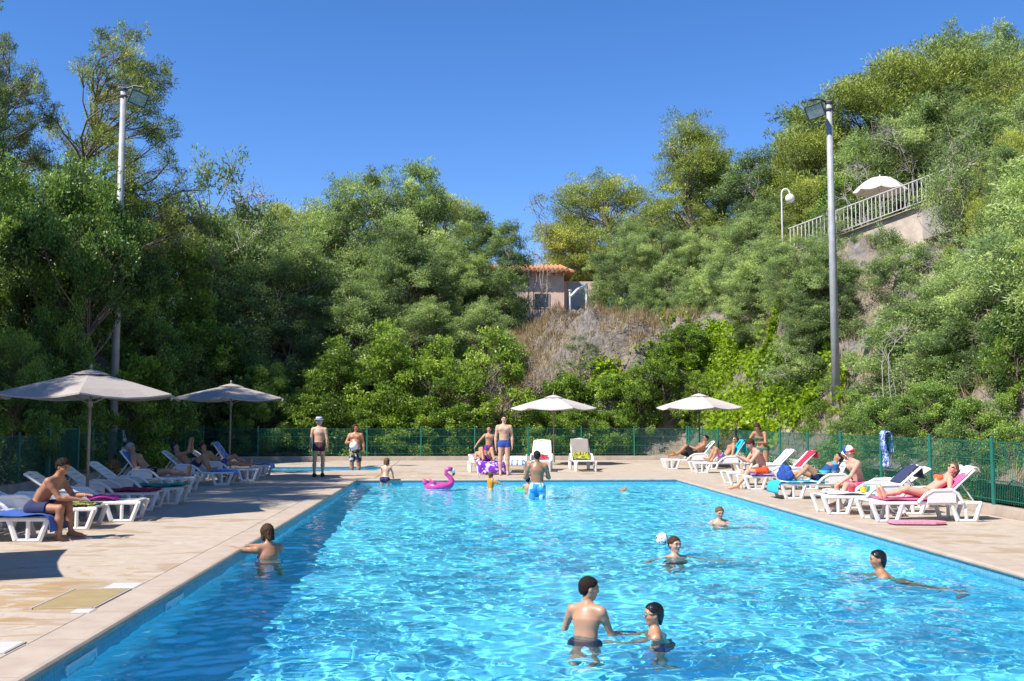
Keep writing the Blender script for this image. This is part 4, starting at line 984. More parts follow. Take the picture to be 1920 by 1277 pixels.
def drape(parent_top, name, path, half, mat, label, cat, group=None, thick=.012, wave=.008, seed=0, yoff=0.0, top_level=True, fringe=None):
    """cloth along a path of local (x, z) points, width 2*half, placed in parent_top's frame but top-level"""
    r = np.random.default_rng(seed + 100); pts = []
    for i in range(len(path) - 1):
        a, b = np.array(path[i]), np.array(path[i + 1]); k = max(2, int(np.linalg.norm(b - a) / .05))
        for j in range(k): pts.append(a + (b - a) * j / k)
    pts.append(np.array(path[-1])); pts = np.array(pts)
    for _ in range(3): pts[1:-1] = (pts[:-2] + 2 * pts[1:-1] + pts[2:]) / 4
    n = len(pts); ny = 15; V = []
    ph = r.uniform(0, 6, 4)
    for i in range(n):
        t = pts[min(i + 1, n - 1)] - pts[max(i - 1, 0)]; nr = np.array([-t[1], t[0]]); nr /= np.linalg.norm(nr) + 1e-9
        if nr[1] < 0: nr = -nr
        for j in range(ny):
            u = j / (ny - 1) * 2 - 1; w = wave * (math.sin(i * .55 + u * 4 + ph[0]) + .7 * math.sin(i * .3 - u * 6 + ph[1]) + .6)
            edge = .02 * math.sin(i * .5 + ph[2]) * abs(u)
            x, z = pts[i] + nr * (thick + max(w, -.002)); V.append((x, yoff + u * half * (1 + edge), z))
    i = np.arange(n - 1)[:, None] * ny + np.arange(ny - 1)[None]
    me = np_mesh(name, np.array(V), np.stack([i, i + ny, i + ny + 1, i + 1], -1).reshape(-1, 4), True)
    o = link(name, me, None, mat); so = o.modifiers.new('thick', 'SOLIDIFY'); so.thickness = thick; so.offset = -1
    o.location = parent_top.location; o.rotation_euler = parent_top.rotation_euler
    return tag(o, label, cat, group)
def back_path(back, d0=0.0, d1=.80, seat_to=None, over=0.15, foot_drop=None):
    """path over the back of a lounger: hanging behind, up over the top, down the back, along the seat"""
    u = np.array([-math.cos(back), math.sin(back)]); B = np.array([.03, SEAT_Z + .015]) + np.array([math.sin(back), math.cos(back)]) * .026; p = []
    if over: p.append(B + u * d1 + np.array([-.03, -over]))
    p.append(B + u * d1); p.append(B + u * d0)
    if seat_to is not None:
        p.append(np.array([.12, SEAT_Z + .02])); p.append(np.array([seat_to, SEAT_Z + .02]))
        if foot_drop: p.append(np.array([seat_to + .04, SEAT_Z + .0])); p.append(np.array([seat_to + .06, SEAT_Z - foot_drop]))
    return p
# ------------------------------------------------------------------ people: smooth-union bodies
def nv(v): v = np.asarray(v, float); return v / (np.linalg.norm(v) + 1e-12)
def rc(a, b, ra, rb=None, flat=1.0, fd=None, k=.022, cut=()):
    return dict(t='rc', a=np.asarray(a, float), b=np.asarray(b, float), ra=ra, rb=ra if rb is None else rb, flat=flat, fd=fd, k=k, cut=cut)
def el(c, rad, M, k=.015, cut=(), sub=False): return dict(t='el', c=np.asarray(c, float), r=np.asarray(rad, float), M=np.asarray(M, float), k=k, cut=cut, sub=sub)
def prim_bb(p, m):
    if p['t'] == 'rc':
        r_ = max(p['ra'], p['rb']) + m; return np.minimum(p['a'], p['b']) - r_, np.maximum(p['a'], p['b']) + r_
    r_ = p['r'].max() + m; return p['c'] - r_, p['c'] + r_
def prim_d(p, Q):
    if p['t'] == 'rc':
        ba = p['b'] - p['a']; L2 = ba @ ba + 1e-12; q = Q - p['a']; t = np.clip(q @ ba / L2, 0, 1); q = q - t[..., None] * ba
        if p['fd'] is not None:
            f = nv(p['fd']); q = q + f * ((q @ f) * (1 / p['flat'] - 1))[..., None]
        d = np.sqrt((q * q).sum(-1)) - (p['ra'] + (p['rb'] - p['ra']) * t)
        if p['fd'] is not None: d = d * (.5 + .5 * p['flat'])
    else:
        q = (Q - p['c']) @ p['M']; k0 = np.sqrt(((q / p['r']) ** 2).sum(-1)); k1 = np.sqrt(((q / p['r'] ** 2) ** 2).sum(-1)) + 1e-9; d = k0 * (k0 - 1) / k1
    for pt, n in p['cut']: d = np.maximum(d, (Q - np.asarray(pt)) @ nv(n))
    return d
def iso(prims, res, disp=None):
    """surface nets of the smooth union; returns V, quads"""
    lo = np.min([prim_bb(p, .03)[0] for p in prims if not p.get('sub')], 0); hi = np.max([prim_bb(p, .03)[1] for p in prims if not p.get('sub')], 0)
    n = np.ceil((hi - lo) / res).astype(int) + 2; ax = [lo[i] + res * np.arange(n[i]) for i in range(3)]
    phi = np.full(n, .2, np.float32)
    for p in prims:
        m = p['k'] + 2.2 * res; a, b = prim_bb(p, m)
        i0 = np.clip(((a - lo) / res).astype(int), 0, n - 1); i1 = np.clip(np.ceil((b - lo) / res).astype(int) + 1, 1, n)
        sl = tuple(slice(i0[i], i1[i]) for i in range(3))
        Q = np.stack(np.meshgrid(*[ax[i][sl[i]] for i in range(3)], indexing='ij'), -1)
        d = prim_d(p, Q); c = phi[sl]; k = p['k']
        if p.get('sub'): phi[sl] = np.maximum(c, -d); continue
        h = np.maximum(k - np.abs(c - d), 0) / k; phi[sl] = np.minimum(c, d) - h * h * k * .25
    if disp is not None:
        Q = np.stack(np.meshgrid(*ax, indexing='ij'), -1); phi = phi + disp(Q)
    ins = phi < 0
    corners = [(i, j, k) for i in (0, 1) for j in (0, 1) for k in (0, 1)]
    cnt = sum(ins[i:n[0]-1+i, j:n[1]-1+j, k:n[2]-1+k].astype(int) for i, j, k in corners)
    act = (cnt > 0) & (cnt < 8); idx = np.full(act.shape, -1); ids = np.argwhere(act); idx[act] = np.arange(len(ids))
    S = np.zeros((len(ids), 3)); C = np.zeros(len(ids)); X, Y, Z = ids.T
    for a in corners:
        for ax_ in range(3):
            if a[ax_]: continue
            b = list(a); b[ax_] = 1
            pa = phi[X + a[0], Y + a[1], Z + a[2]]; pb = phi[X + b[0], Y + b[1], Z + b[2]]; cr = (pa < 0) != (pb < 0)
            t = np.where(cr, pa / np.where(cr, pa - pb, 1), 0); pt = np.tile(np.array(a, float), (len(ids), 1)); pt[:, ax_] += t
            S[cr] += pt[cr]; C[cr] += 1
    V = lo + (ids + S / C[:, None]) * res; Fq = []
    for ax_ in range(3):
        u, v = (ax_ + 1) % 3, (ax_ + 2) % 3
        sh = [slice(1, -1)] * 3; sh[ax_] = slice(0, -1); A = ins[tuple(sh)]; sh2 = [slice(1, -1)] * 3; sh2[ax_] = slice(1, None); B = ins[tuple(sh2)]
        e = np.argwhere(A != B)
        if not len(e): continue
        fl = A[tuple(e.T)]; base = e + 1; base[:, ax_] -= 1
        def g(du, dv): q = base.copy(); q[:, u] += du; q[:, v] += dv; return idx[tuple(q.T)]
        q = np.stack([g(-1, -1), g(0, -1), g(0, 0), g(-1, 0)], -1); q[~fl] = q[~fl][:, ::-1]; Fq.append(q)
    return V, np.concatenate(Fq)
def skin_mat(name, c, ro=.58):
    n = NT(name); p = n.pos(obj=True); f = n.noise(7, 5, .6, p); g = n.noise(60, 4, .6, p)
    lo_ = tuple(x * .86 for x in c); hi_ = tuple(min(1, x * 1.12) for x in c)
    n.col(n.mix(n.math('MULTIPLY', g, .3), n.ramp(f, [(.3, lo_), (.7, hi_)]), (c[0], c[1] * .8, c[2] * .75))).rough(ro)
    n.b.inputs['Subsurface Weight'].default_value = .12; n.b.inputs['Subsurface Radius'].default_value = (.012, .005, .003); n.b.inputs['Subsurface Scale'].default_value = .8
    n.bump(g, .08, .002); return n.m
SKIN = {'tan': skin_mat('tanned_skin', (.44, .225, .125)), 'fair': skin_mat('fair_skin', (.60, .36, .25)), 'brown': skin_mat('brown_skin', (.36, .175, .095)), 'mid': skin_mat('olive_skin', (.50, .275, .165)), 'pink': skin_mat('rosy_skin', (.60, .33, .23))}
SKINW = {k: skin_mat('wet_' + k + '_skin', c, .40) for k, c in (('tan', (.42, .21, .115)), ('fair', (.57, .33, .225)), ('brown', (.34, .165, .09)), ('mid', (.48, .26, .155)), ('pink', (.57, .31, .21)))}
EYE = plain('eye_dark', (.03, .02, .015), .2); LIP = plain('lip', (.36, .13, .10), .45)
HAIRM = {'dark': plain('dark_hair', (.018, .011, .008), .8, .4, 40, bump=.5, spec=.2), 'black': plain('black_wet_hair', (.010, .008, .008), .25, .3, 40), 'brown': plain('brown_hair', (.055, .028, .014), .75, .5, 40, bump=.6, spec=.25),
         'light': plain('light_brown_hair', (.15, .08, .036), .75, .45, 40, bump=.6, spec=.25), 'grey': plain('grey_hair', (.34, .32, .31), .7, .3, 40, bump=.5), 'crop': plain('cropped_hair', (.020, .013, .011), .85, .5, 90, bump=.8, spec=.2)}
DIRS = dict(D=(0, 0, -1), U=(0, 0, 1), F=(1, 0, 0), B=(-1, 0, 0), L=(0, 1, 0), Rr=(0, -1, 0))
def person(loc, rz, label, H=1.72, skin='tan', build=1.0, female=False, child=0.0, torso=(0, 0, 1), upper=None, headup=None, face=(1, 0, 0),
           la=None, ra=None, ll=None, rl=None, hair=('short', 'dark'), wear=(), place='feet', res=.0125, ground=0.0, underwater=False, twist=0.0, group='people at the pool', curl=.5):
    """local frame: +x forward, +y left, +z up, pelvis at the origin. la/ra=(upper, fore[, hand]); ll/rl=(thigh, shin[, foot])"""
    e = empty('person', loc, rz, label, 'person', group)
    S = H; Bd = build * (1 + .06 * child)
    t1 = nv(torso); t2 = nv(upper if upper is not None else torso); hu = nv(headup if headup is not None else (np.array(t2) * .5 + np.array([0, 0, .6]) if upper is None else t2))
    yl = np.array([0, 1., 0]); fw = nv(np.cross(yl, t1)); fw2 = nv(np.cross(yl, t2))
    ysh = nv(yl * math.cos(twist) + fw2 * -math.sin(twist)); fsh = nv(np.cross(ysh, t2))
    T = .29 * S; pel = np.zeros(3); waist = pel + t1 * T * .38; chest = waist + t2 * T * .36; neck0 = waist + t2 * T * .62
    shw = (.108 if not female else .098) * S * (1 - .04 * child); hip_w = (.050 if not female else .056) * S
    hd = (.133 + .028 * child) * S; ntop = neck0 + nv(t2 + hu) * .045 * S; P = []
    add = P.append
    pw = (.082 if not female else .088) * S * Bd; ww = (.074 if not female else .066) * S * Bd; cw = (.090 if not female else .080) * S * Bd
    add(rc(pel - t1 * .01 * S, waist, pw, ww, .74, fw, .03)); add(rc(waist, chest, ww, cw, .70, fw2, .03)); add(rc(chest, neck0 - t2 * .035 * S, cw, .060 * S, .72, fsh, .03))
    add(rc(neck0 + ysh * shw * .88 - t2 * .022 * S, neck0 - ysh * shw * .88 - t2 * .022 * S, .034 * S * Bd, None, .85, fsh, .03))
    for s_ in (1, -1):
        add(rc(neck0 + t2 * .012 * S, neck0 + ysh * s_ * shw * .6 - t2 * .012 * S, .026 * S, .026 * S, k=.03))         # trapezius
        add(rc(pel - fw * .026 * S + yl * s_ * hip_w * .9 - t1 * .03 * S, pel - fw * .02 * S + yl * s_ * hip_w * .9, .054 * S * Bd, .05 * S * Bd, k=.03))
        if female: add(el(chest + fsh * .055 * S + ysh * s_ * .042 * S - t2 * .012 * S, np.array([.028, .036, .034]) * S, np.stack([fsh, ysh, t2], 1), .02))
        else: add(el(chest + fsh * .042 * S * Bd + ysh * s_ * .042 * S + t2 * .018 * S, np.array([.030, .05, .036]) * S * Bd, np.stack([fsh, ysh, t2], 1), .03))
    if build > 1.1: add(el(waist + fw * .03 * S, np.array([.07, .085, .08]) * S * build, np.stack([fw, yl, t1], 1), .03))
    add(rc(neck0 - t2 * .02 * S, ntop + hu * .03 * S, .034 * S * (1 - .1 * child), .031 * S * (1 - .1 * child), k=.025))
    defs = dict(la=((.05, .18, -1), (.12, .05, -1)), ra=((.05, -.18, -1), (.12, -.05, -1)), ll=((.02, .05, -1), (-.03, 0, -1)), rl=((.02, -.05, -1), (-.03, 0, -1)))
    la, ra, ll, rl = la or defs['la'], ra or defs['ra'], ll or defs['ll'], rl or defs['rl']
    hands = []; J = {}
    mus = Bd * (.94 if female else 1) * (1 - .10 * child)
    for s_, A, nm in ((1, la, 'l'), (-1, ra, 'r')):
        sh = neck0 + ysh * s_ * shw - t2 * .028 * S; el_ = sh + nv(A[0]) * .165 * S; wr = el_ + nv(A[1]) * .145 * S; hdv = nv(A[2]) if len(A) > 2 else nv(A[1])
        add(rc(sh, sh + nv(A[0]) * .05 * S, .035 * S * mus, .031 * S * mus, k=.025)); add(rc(sh + nv(A[0]) * .04 * S, el_, .029 * S * mus, .0225 * S * mus, k=.014))
        add(rc(el_, el_ + nv(A[1]) * .05 * S, .0225 * S * mus, .0245 * S * mus, k=.014)); add(rc(el_ + nv(A[1]) * .045 * S, wr, .0245 * S * mus, .0155 * S * mus, k=.014))
        pn = np.cross(hdv, np.cross(nv(A[1]), np.array([0, 0, 1.]))); pn = nv(pn) if np.linalg.norm(pn) > .2 else yl
        side = nv(np.cross(hdv, pn)); pe = wr + hdv * .047 * S
        add(rc(wr, pe, .0165 * S, .021 * S, .5, pn, .012)); hands.append((wr, pe, hdv, pn, side, s_)); J[nm + 'w'] = wr; J[nm + 'h'] = pe + hdv * .03 * S
    legs = []
    for s_, A, nm in ((1, ll, 'l'), (-1, rl, 'r')):
        hp = pel + yl * s_ * hip_w - t1 * .02 * S; th, sn = nv(A[0]), nv(A[1]); kn = hp + th * .245 * S; an = kn + sn * .232 * S
        fd = nv(A[2]) if len(A) > 2 else nv(fw - sn * (fw @ sn) + 1e-6)
        tr = (.056 if not female else .06) * S * Bd
        add(rc(hp, kn, tr, .0335 * S * mus, k=.022)); add(rc(kn, kn + sn * .02 * S, .0335 * S * mus, .032 * S * mus, k=.02))
        bk = -nv(fd - sn * (fd @ sn) + 1e-9)
        add(rc(kn + sn * .02 * S, kn + sn * .09 * S + bk * .008 * S, .030 * S * mus, .0355 * S * mus, k=.02)); add(rc(kn + sn * .09 * S + bk * .008 * S, an, .0345 * S * mus, .0185 * S * mus, k=.02))
        heel = an + sn * .022 * S - fd * .02 * S; ball = an + sn * .030 * S + fd * .085 * S; toe = ball + fd * .032 * S + sn * .004 * S
        add(rc(heel, ball, .0195 * S, .0185 * S, k=.012)); add(rc(ball, toe, .0195 * S, .013 * S, .6, sn, .012)); add(rc(an, ball - fd * .02 * S, .019 * S, .017 * S, k=.02))
        legs.append((hp, kn, an, th, sn, tr)); J[nm + 'k'] = kn; J[nm + 'a'] = an
    V, Fq = iso(P, res)
    # head in its own finer grid, running down into the neck
    fc = nv(np.asarray(face, float) - hu * (np.asarray(face, float) @ hu)); lf = np.cross(hu, fc); M = np.stack([fc, lf, hu], 1); hc = ntop + hu * hd * .47
    h = lambda x, y, z: hc + (fc * x + lf * y + hu * z) * hd
    r3 = lambda *q: np.array(q) * hd
    HP = [rc(ntop - hu * .035 * S, h(-.06, 0, -.15), .031 * S * (1 - .1 * child), .030 * S, k=.02), el(h(-.04, 0, .12), r3(.42, .335, .385), M, .02), el(h(.10, 0, -.08), r3(.27, .275, .32), M, .03),
          rc(h(.10, .0, -.20), h(.24, 0, -.36), .21 * hd, .115 * hd, k=.03), rc(h(.345, 0, .05), h(.435, 0, -.075), .035 * hd, .052 * hd, k=.012), rc(h(.40, .04, -.085), h(.40, -.04, -.085), .04 * hd, k=.01),
          rc(h(.335, .17, .105), h(.335, -.17, .105), .055 * hd, k=.02), rc(h(.335, .07, -.215), h(.335, -.07, -.215), .048 * hd, k=.008), rc(h(.325, .05, -.26), h(.325, -.05, -.26), .045 * hd, k=.008)]
    for s_ in (1, -1):
        HP += [el(h(-.02, s_ * .335, -.03), r3(.085, .035, .125), M, .006), el(h(.25, s_ * .17, -.08), r3(.12, .09, .10), M, .02), el(h(.315, s_ * .135, .035), r3(.065, .065, .05), M, .006)]
    rh = min(res, max(.0066, res * (.66 if res < .0118 else .82))); V2, F2 = iso(HP, rh)
    fcn = V2[F2].mean(1); q = (fcn - hc) @ M / hd
    mi = np.zeros(len(F2), int); ay = np.abs(q[:, 1])
    mi[(q[:, 0] > .24) & (np.abs(ay - .138) < .062) & (np.abs(q[:, 2] - .03) < .030)] = 1
    mi[(q[:, 0] > .22) & (np.abs(ay - .14) < .085) & (np.abs(q[:, 2] - .125) < .022)] = 1
    mi[(q[:, 0] > .28) & (ay < .10) & (np.abs(q[:, 2] + .237) < .034)] = 2
    # fingers
    m = MB()
    for wr, pe, hdv, pn, side, s_ in hands:
        cz = pn if (pn[2] < 0) else -pn
        for k_, (u, L) in enumerate(((-.0135, .040), (-.0045, .047), (.0045, .044), (.0135, .035))):
            b = pe + side * u * S - hdv * .008 * S; d1 = nv(hdv + side * u * 6); d2 = nv(d1 + cz * curl * .6); d3 = nv(d1 + cz * curl * 1.4)
            m.tube([b, b + d1 * L * .55 * S, b + (d1 * .55 + d2 * .35) * L * S, b + (d1 * .55 + d2 * .35 + d3 * .3) * L * S], [.0062 * S, .0056 * S, .005 * S, .0032 * S], 6)
        b = wr + hdv * .014 * S + side * -.014 * S * s_; d1 = nv(hdv * .75 - side * s_ * .75 + cz * .3); m.tube([b, b + d1 * .026 * S, b + d1 * .026 * S + nv(d1 + hdv * .6) * .022 * S], [.0075 * S, .0062 * S, .004 * S], 6)
    tri = []; V3 = np.array([tuple(v) for v in m.v])
    nb, n2 = len(V), len(V2)
    faces = [list(x) for x in Fq] + [list(x + nb) for x in F2] + [[i + nb + n2 for i in f] for f in m.f]
    Vall = np.concatenate([V, V2, V3]); me = bpy.data.meshes.new('body'); 
    quads = np.concatenate([Fq, F2 + nb]); qn = [f for f in m.f if len(f) == 4]; rest = [f for f in m.f if len(f) != 4]
    quads = np.concatenate([quads, np.array(qn) + nb + n2])
    me = np_mesh('body', Vall, quads, True)
    me.polygons.foreach_set('material_index', np.concatenate([np.zeros(len(Fq), int), mi, np.zeros(len(qn), int)]).astype(np.int32))
    body = link('body', me, e, [(SKINW if underwater else SKIN)[skin], EYE, LIP])
    kids = [body]
    # hair
    def part(name, prims, mat, rs=None, disp=None, smooth=True):
        v, f = iso(prims, rs or rh, disp); o = link(name, np_mesh(name, v, f, smooth), e, mat); kids.append(o); return o
    if hair:
        kind, hc_ = hair[0], hair[1]; th_ = {'crop': .012, 'short': .028, 'curly': .06, 'bob': .05, 'long': .035, 'bun': .025, 'wet': .015}[kind]
        r_ = r3(.42, .335, .385) + th_ * .24 * (hd / .24) * 2.2 * .5 + .004
        line = [(h(.315, 0, .29), nv(fc * .72 - hu * .69))]
        c1 = el(h(-.04, 0, .12), r_, M, .008, cut=line + [(h(0, 0, .09), -hu)])
        c2 = el(h(-.04, 0, .12), r_ * np.array([1, .99, 1]), M, .008, cut=[(h(-.09, 0, 0), fc), (h(0, 0, -.24 if kind != 'bob' else -.40), -hu)])
        pr = [c1, c2, rc(h(-.2, 0, -.1), h(-.17, 0, -.22), .25 * hd, .2 * hd, k=.02, cut=[(h(-.09, 0, 0), fc), (h(0, 0, -.30), -hu)])]
        if kind == 'bob':
            for s_ in (1, -1): pr.append(rc(h(-.02, s_ * .30, .1), h(-.04, s_ * .32, -.38), .13 * hd, .12 * hd, k=.02))
            pr.append(rc(h(-.3, 0, .1), h(-.3, 0, -.42), .2 * hd, .18 * hd, k=.03))
        if kind == 'long':
            pr += [rc(h(-.22, 0, .0), h(-.36, 0, -.55), .24 * hd, .2 * hd, .7, fc, .03), rc(h(-.36, 0, -.5), h(-.36, .03, -1.15), .2 * hd, .08 * hd, .6, fc, .03)]
            for s_ in (1, -1): pr.append(rc(h(-.08, s_ * .29, .15), h(-.14, s_ * .30, -.5), .11 * hd, .09 * hd, k=.02))
        if kind == 'bun': pr.append(el(h(-.42, 0, .02), r3(.16, .17, .17), M, .02))
        if kind == 'wet': pr.append(rc(h(-.28, 0, -.1), h(-.30, 0, -.42), .17 * hd, .09 * hd, k=.03))
        amp = {'curly': .013, 'short': .007, 'bob': .011, 'long': .008, 'bun': .007, 'crop': .0022, 'wet': .0035}.get(kind, 0)
        dsp = (lambda Q: amp * (np.sin(Q[..., 0] * 190 + 3 * np.sin(Q[..., 2] * 90)) * np.sin(Q[..., 1] * 170 + 2 * np.sin(Q[..., 0] * 110)) * np.sin(Q[..., 2] * 160 + 1))) if amp else None
        part('hair', pr, HAIRM[hc_], max(rh, .0072), dsp)
    # clothing
    for w_ in wear:
        kd = w_[0]; mat = w_[1]; infl = .007
        if kd in ('trunks', 'shorts', 'brief'):
            f = w_[2] if len(w_) > 2 else {'trunks': .32, 'shorts': .75, 'brief': .02}[kd]; loose = {'trunks': .004, 'shorts': .016, 'brief': 0}[kd]
            top = pel + t1 * T * (.16 if kd != 'brief' else .06); cut_t = (top, t1); pr = [rc(pel - t1 * .01 * S, waist, pw + infl, ww + infl, .75, fw, .03, cut=[cut_t])]
            for s_ in (1, -1): pr.append(rc(pel - fw * .026 * S + yl * s_ * hip_w * .9 - t1 * .03 * S, pel - fw * .02 * S + yl * s_ * hip_w * .9, .054 * S * Bd + infl, .05 * S * Bd + infl, k=.03, cut=[cut_t]))
            for hp, kn, an, th, sn, tr in legs:
                en = hp + th * .245 * S * f; rr = tr + (.0335 * S * mus - tr) * f
                if kd == 'brief': pr.append(rc(hp - th * .02 * S, hp + th * .01 * S, tr + .004, None, k=.02, cut=[(hp + th * .02 * S + yl * 0, th), cut_t]))
                else: pr.append(rc(hp - th * .01 * S, en + th * .03, tr + infl, rr + infl + loose, k=.02, cut=[(en, th)]))
            o = part('swim_shorts' if kd != 'brief' else 'bikini_bottom', pr, mat, max(rh, .008))
            if len(w_) > 3:
                wb_ = part('waistband', [rc(pel, waist, pw + infl + .004, ww + infl + .006, .76, fw, .02, cut=[(top + t1 * .004, t1), (top - t1 * .035, -t1)])], w_[3], max(rh, .008))
        if kd == 'bikini_top':
            c0 = chest - t2 * .012 * S; pr = [rc(waist, chest, ww + .005, cw + .005, .71, fsh, .01, cut=[(c0 + t2 * .0 * S, t2), (c0 - t2 * .02, -t2)])]
            for s_ in (1, -1):
                pr.append(el(chest + fsh * .058 * S + ysh * s_ * .042 * S - t2 * .012 * S, np.array([.029, .037, .033]) * S, np.stack([fsh, ysh, t2], 1), .01, cut=[(chest + fsh * .03 * S, -fsh)]))
                pr.append(rc(chest + fsh * .07 * S + ysh * s_ * .04 * S + t2 * .015 * S, neck0 + ysh * s_ * .035 * S + t2 * .012 * S - fsh * .01 * S, .007, k=.006))
            part('bikini_top', pr, mat, max(rh, .008))
        if kd == 'vest':
            part('swim_vest', [rc(waist - t1 * .03 * S, chest, ww + .022, cw + .022, .78, fw2, .03), rc(chest, neck0 - t2 * .03 * S, cw + .018, .07 * S, .78, fsh, .02, cut=[(neck0 - t2 * .02 * S, t2)])], mat, .01)
        if kd == 'shirt':
            pr = [rc(pel, waist, pw + .006, ww + .01, .76, fw, .03), rc(waist, chest, ww + .01, cw + .01, .72, fw2, .03), rc(chest, neck0 - t2 * .035 * S, cw + .008, .064 * S, .74, fsh, .03), rc(neck0 + ysh * shw * .88 - t2 * .022 * S, neck0 - ysh * shw * .88 - t2 * .022 * S, .040 * S, None, .85, fsh, .03)]
            for s_, A in ((1, la), (-1, ra)):
                sh = neck0 + ysh * s_ * shw - t2 * .028 * S; a2 = nv(A[0]); en = sh + a2 * .12 * S; pr.append(rc(sh, en + a2 * .02, .041 * S * mus, .036 * S * mus, k=.02, cut=[(en, a2)]))
            part('shirt', pr, mat, .01)
        if kd == 'sunglasses':
            m = MB(); Mh = Matrix.Translation(hc) @ Matrix(M).to_4x4()
            for s_ in (1, -1):
                m.tube([hc + M @ np.array([.395, s_ * .06, .04]) * hd, hc + M @ np.array([.41, s_ * .14, .035]) * hd, hc + M @ np.array([.36, s_ * .23, .04]) * hd], [.05 * hd, .075 * hd, .045 * hd], 8)
                m.tube([hc + M @ np.array([.36, s_ * .24, .05]) * hd, hc + M @ np.array([-.05, s_ * .365, .04]) * hd], .014 * hd, 5)
            kids.append(m.build('sunglasses', mat, e, True))
        if kd == 'goggles':
            for s_ in (1, -1):
                m = MB(); m.tube([hc + M @ np.array([.33, s_ * .135, .035]) * hd, hc + M @ np.array([.44, s_ * .135, .03]) * hd], [.11 * hd, .085 * hd], 10); kids.append(m.build('goggle_lens', mat, e, True))
            m = MB(); m.tube([hc + M @ np.array([.44 * math.cos(a_) - .05, .375 * math.sin(a_), .04 + .05 * (1 - math.cos(a_)) * .5]) * hd for a_ in np.linspace(.45, 2 * math.pi - .45, 24)], .02 * hd, 5); kids.append(m.build('goggle_strap', plain('black_rubber', (.02, .02, .02), .5), e))
        if kd == 'hat':
            MM = Matrix.Translation(h(-.04, 0, .28)) @ Matrix(M).to_4x4(); b_ = hd
            m = MB(); m.lathe([(.66 * b_, -.02 * b_), (.62 * b_, .0), (.46 * b_, .015 * b_)], 24, MM); br = m.build('hat_brim', mat, e, True); sol = br.modifiers.new('t', 'SOLIDIFY'); sol.thickness = .005
            m = MB(); m.lathe([(.455 * b_, .0), (.44 * b_, .2 * b_), (.40 * b_, .33 * b_), (.30 * b_, .37 * b_), (.0, .33 * b_)], 24, MM); m.build('hat_crown', mat, e, True)
            m = MB(); m.lathe([(.462 * b_, .012 * b_), (.455 * b_, .12 * b_)], 24, MM); m.build('hat_band', w_[2], e, True)
        if kd == 'cap':
            CC = h(-.04, 0, .12); n_ = 10; fr, bkm, vz = w_[1], w_[2], w_[3]
            for nm, mt, ct in (('cap_front', w_[1], [(h(.06, 0, 0), -fc)]), ('cap_back', w_[2], [(h(.06, 0, 0), fc)])):
                part(nm, [el(CC, r3(.51, .425, .47), M, .005, cut=[(h(0, 0, .14), -hu)] + ct)], mt, .0075)
            part('cap_visor', [el(h(.40, 0, .15), r3(.36, .31, .06), M, .005, cut=[(h(.30, 0, 0), -fc)])], w_[3], .0065)
        if kd == 'shoes':
            for (hp, kn, an, th, sn, tr), A in zip(legs, (ll, rl)):
                fd = nv(A[2]) if len(A) > 2 else nv(fw - sn * (fw @ sn) + 1e-6)
                part('shoe', [rc(an + sn * .022 * S - fd * .025 * S, an + sn * .030 * S + fd * .10 * S, .030 * S, .026 * S, k=.02), rc(an - sn * .01, an + sn * .03 * S, .028 * S, .03 * S, k=.02, cut=[(an - sn * .015, -sn)])], mat, .0095)
        if kd == 'armband':
            for s_, A in ((1, la), (-1, ra)):
                sh = neck0 + ysh * s_ * shw - t2 * .028 * S; a2 = nv(A[0]); part('armband', [rc(sh + a2 * .07 * S, sh + a2 * .14 * S, .042 * S, .042 * S, k=.01)], mat, .009)
    zmin = Vall[:, 2].min()
    if place == 'feet': e.location.z = ground - zmin
    elif place == 'top': e.location.z = ground - Vall[:, 2].max()     # ground = height of the top of the head
    if underwater:
        for o in kids: o.cycles.is_caustics_receiver = True
    e['_'] = 0; del e['_']
    return e, J, hc
# ------------------------------------------------------------------ fabrics
def striped(name, cols, scale, axis=0, soft=.02, rot=0.0):
    n = NT(name); tc = n.n('TexCoord'); mp = n.n('Mapping'); mp.inputs['Rotation'].default_value = (0, 0, rot); n.l(tc.outputs['Object'], mp.inputs[0])
    sx = n.n('SeparateXYZ'); n.l(mp.outputs[0], sx.inputs[0]); f = n.math('FRACT', n.math('MULTIPLY', sx.outputs[axis], scale))
    st = []
    for i, c in enumerate(cols): st.append((i / len(cols), c))
    n.col(n.ramp(f, st, 'CONSTANT')).rough(.9); g = n.noise(120, 3, .6, mp.outputs[0]); n.bump(g, .3, .004); return n.m
def patterned(name, cols, scale, feature='noise', rough=.9):
    n = NT(name); v = n.pos(obj=True)
    if feature == 'noise': f = n.noise(scale, 2, .5, v, 1.5)
    else: vo = n.n('TexVoronoi'); vo.inputs['Scale'].default_value = scale; n.l(v, vo.inputs['Vector']); f = n.math('FRACT', n.math('MULTIPLY', n.noise(1.0, 0, .5, vo.outputs['Position']), 37.0))
    k = len(cols); st = [((.36 + .28 * i / k) if feature == 'noise' else i / k, c) for i, c in enumerate(cols)]; st[0] = (0, st[0][1])
    n.col(n.ramp(f, st, 'CONSTANT')).rough(rough); n.bump(n.noise(120, 3, .6, v), .3, .004); return n.m
T_BLUE = cloth('royal_blue_towel', (.035, .10, .36)); T_CRIM = cloth('crimson_towel', (.30, .008, .07)); T_GREEN = cloth('green_towel', (.010, .20, .13)); T_MAG = cloth('magenta_cloth', (.50, .03, .28))
T_FLOR = patterned('yellow_black_floral', [(.012, .016, .012), (.02, .03, .015), (.45, .46, .03), (.02, .03, .02)], 9); T_BLUEP = patterned('blue_white_print', [(.03, .08, .40), (.45, .55, .75), (.05, .13, .5)], 7)
T_LBLUE = cloth('light_blue_towel', (.10, .25, .60)); T_PURP = patterned('purple_white_print', [(.20, .03, .50), (.22, .04, .55), (.72, .66, .78)], 6); T_PINK = cloth('pink_towel', (.68, .12, .26)); T_WHITE = cloth('white_towel', (.76, .74, .74))
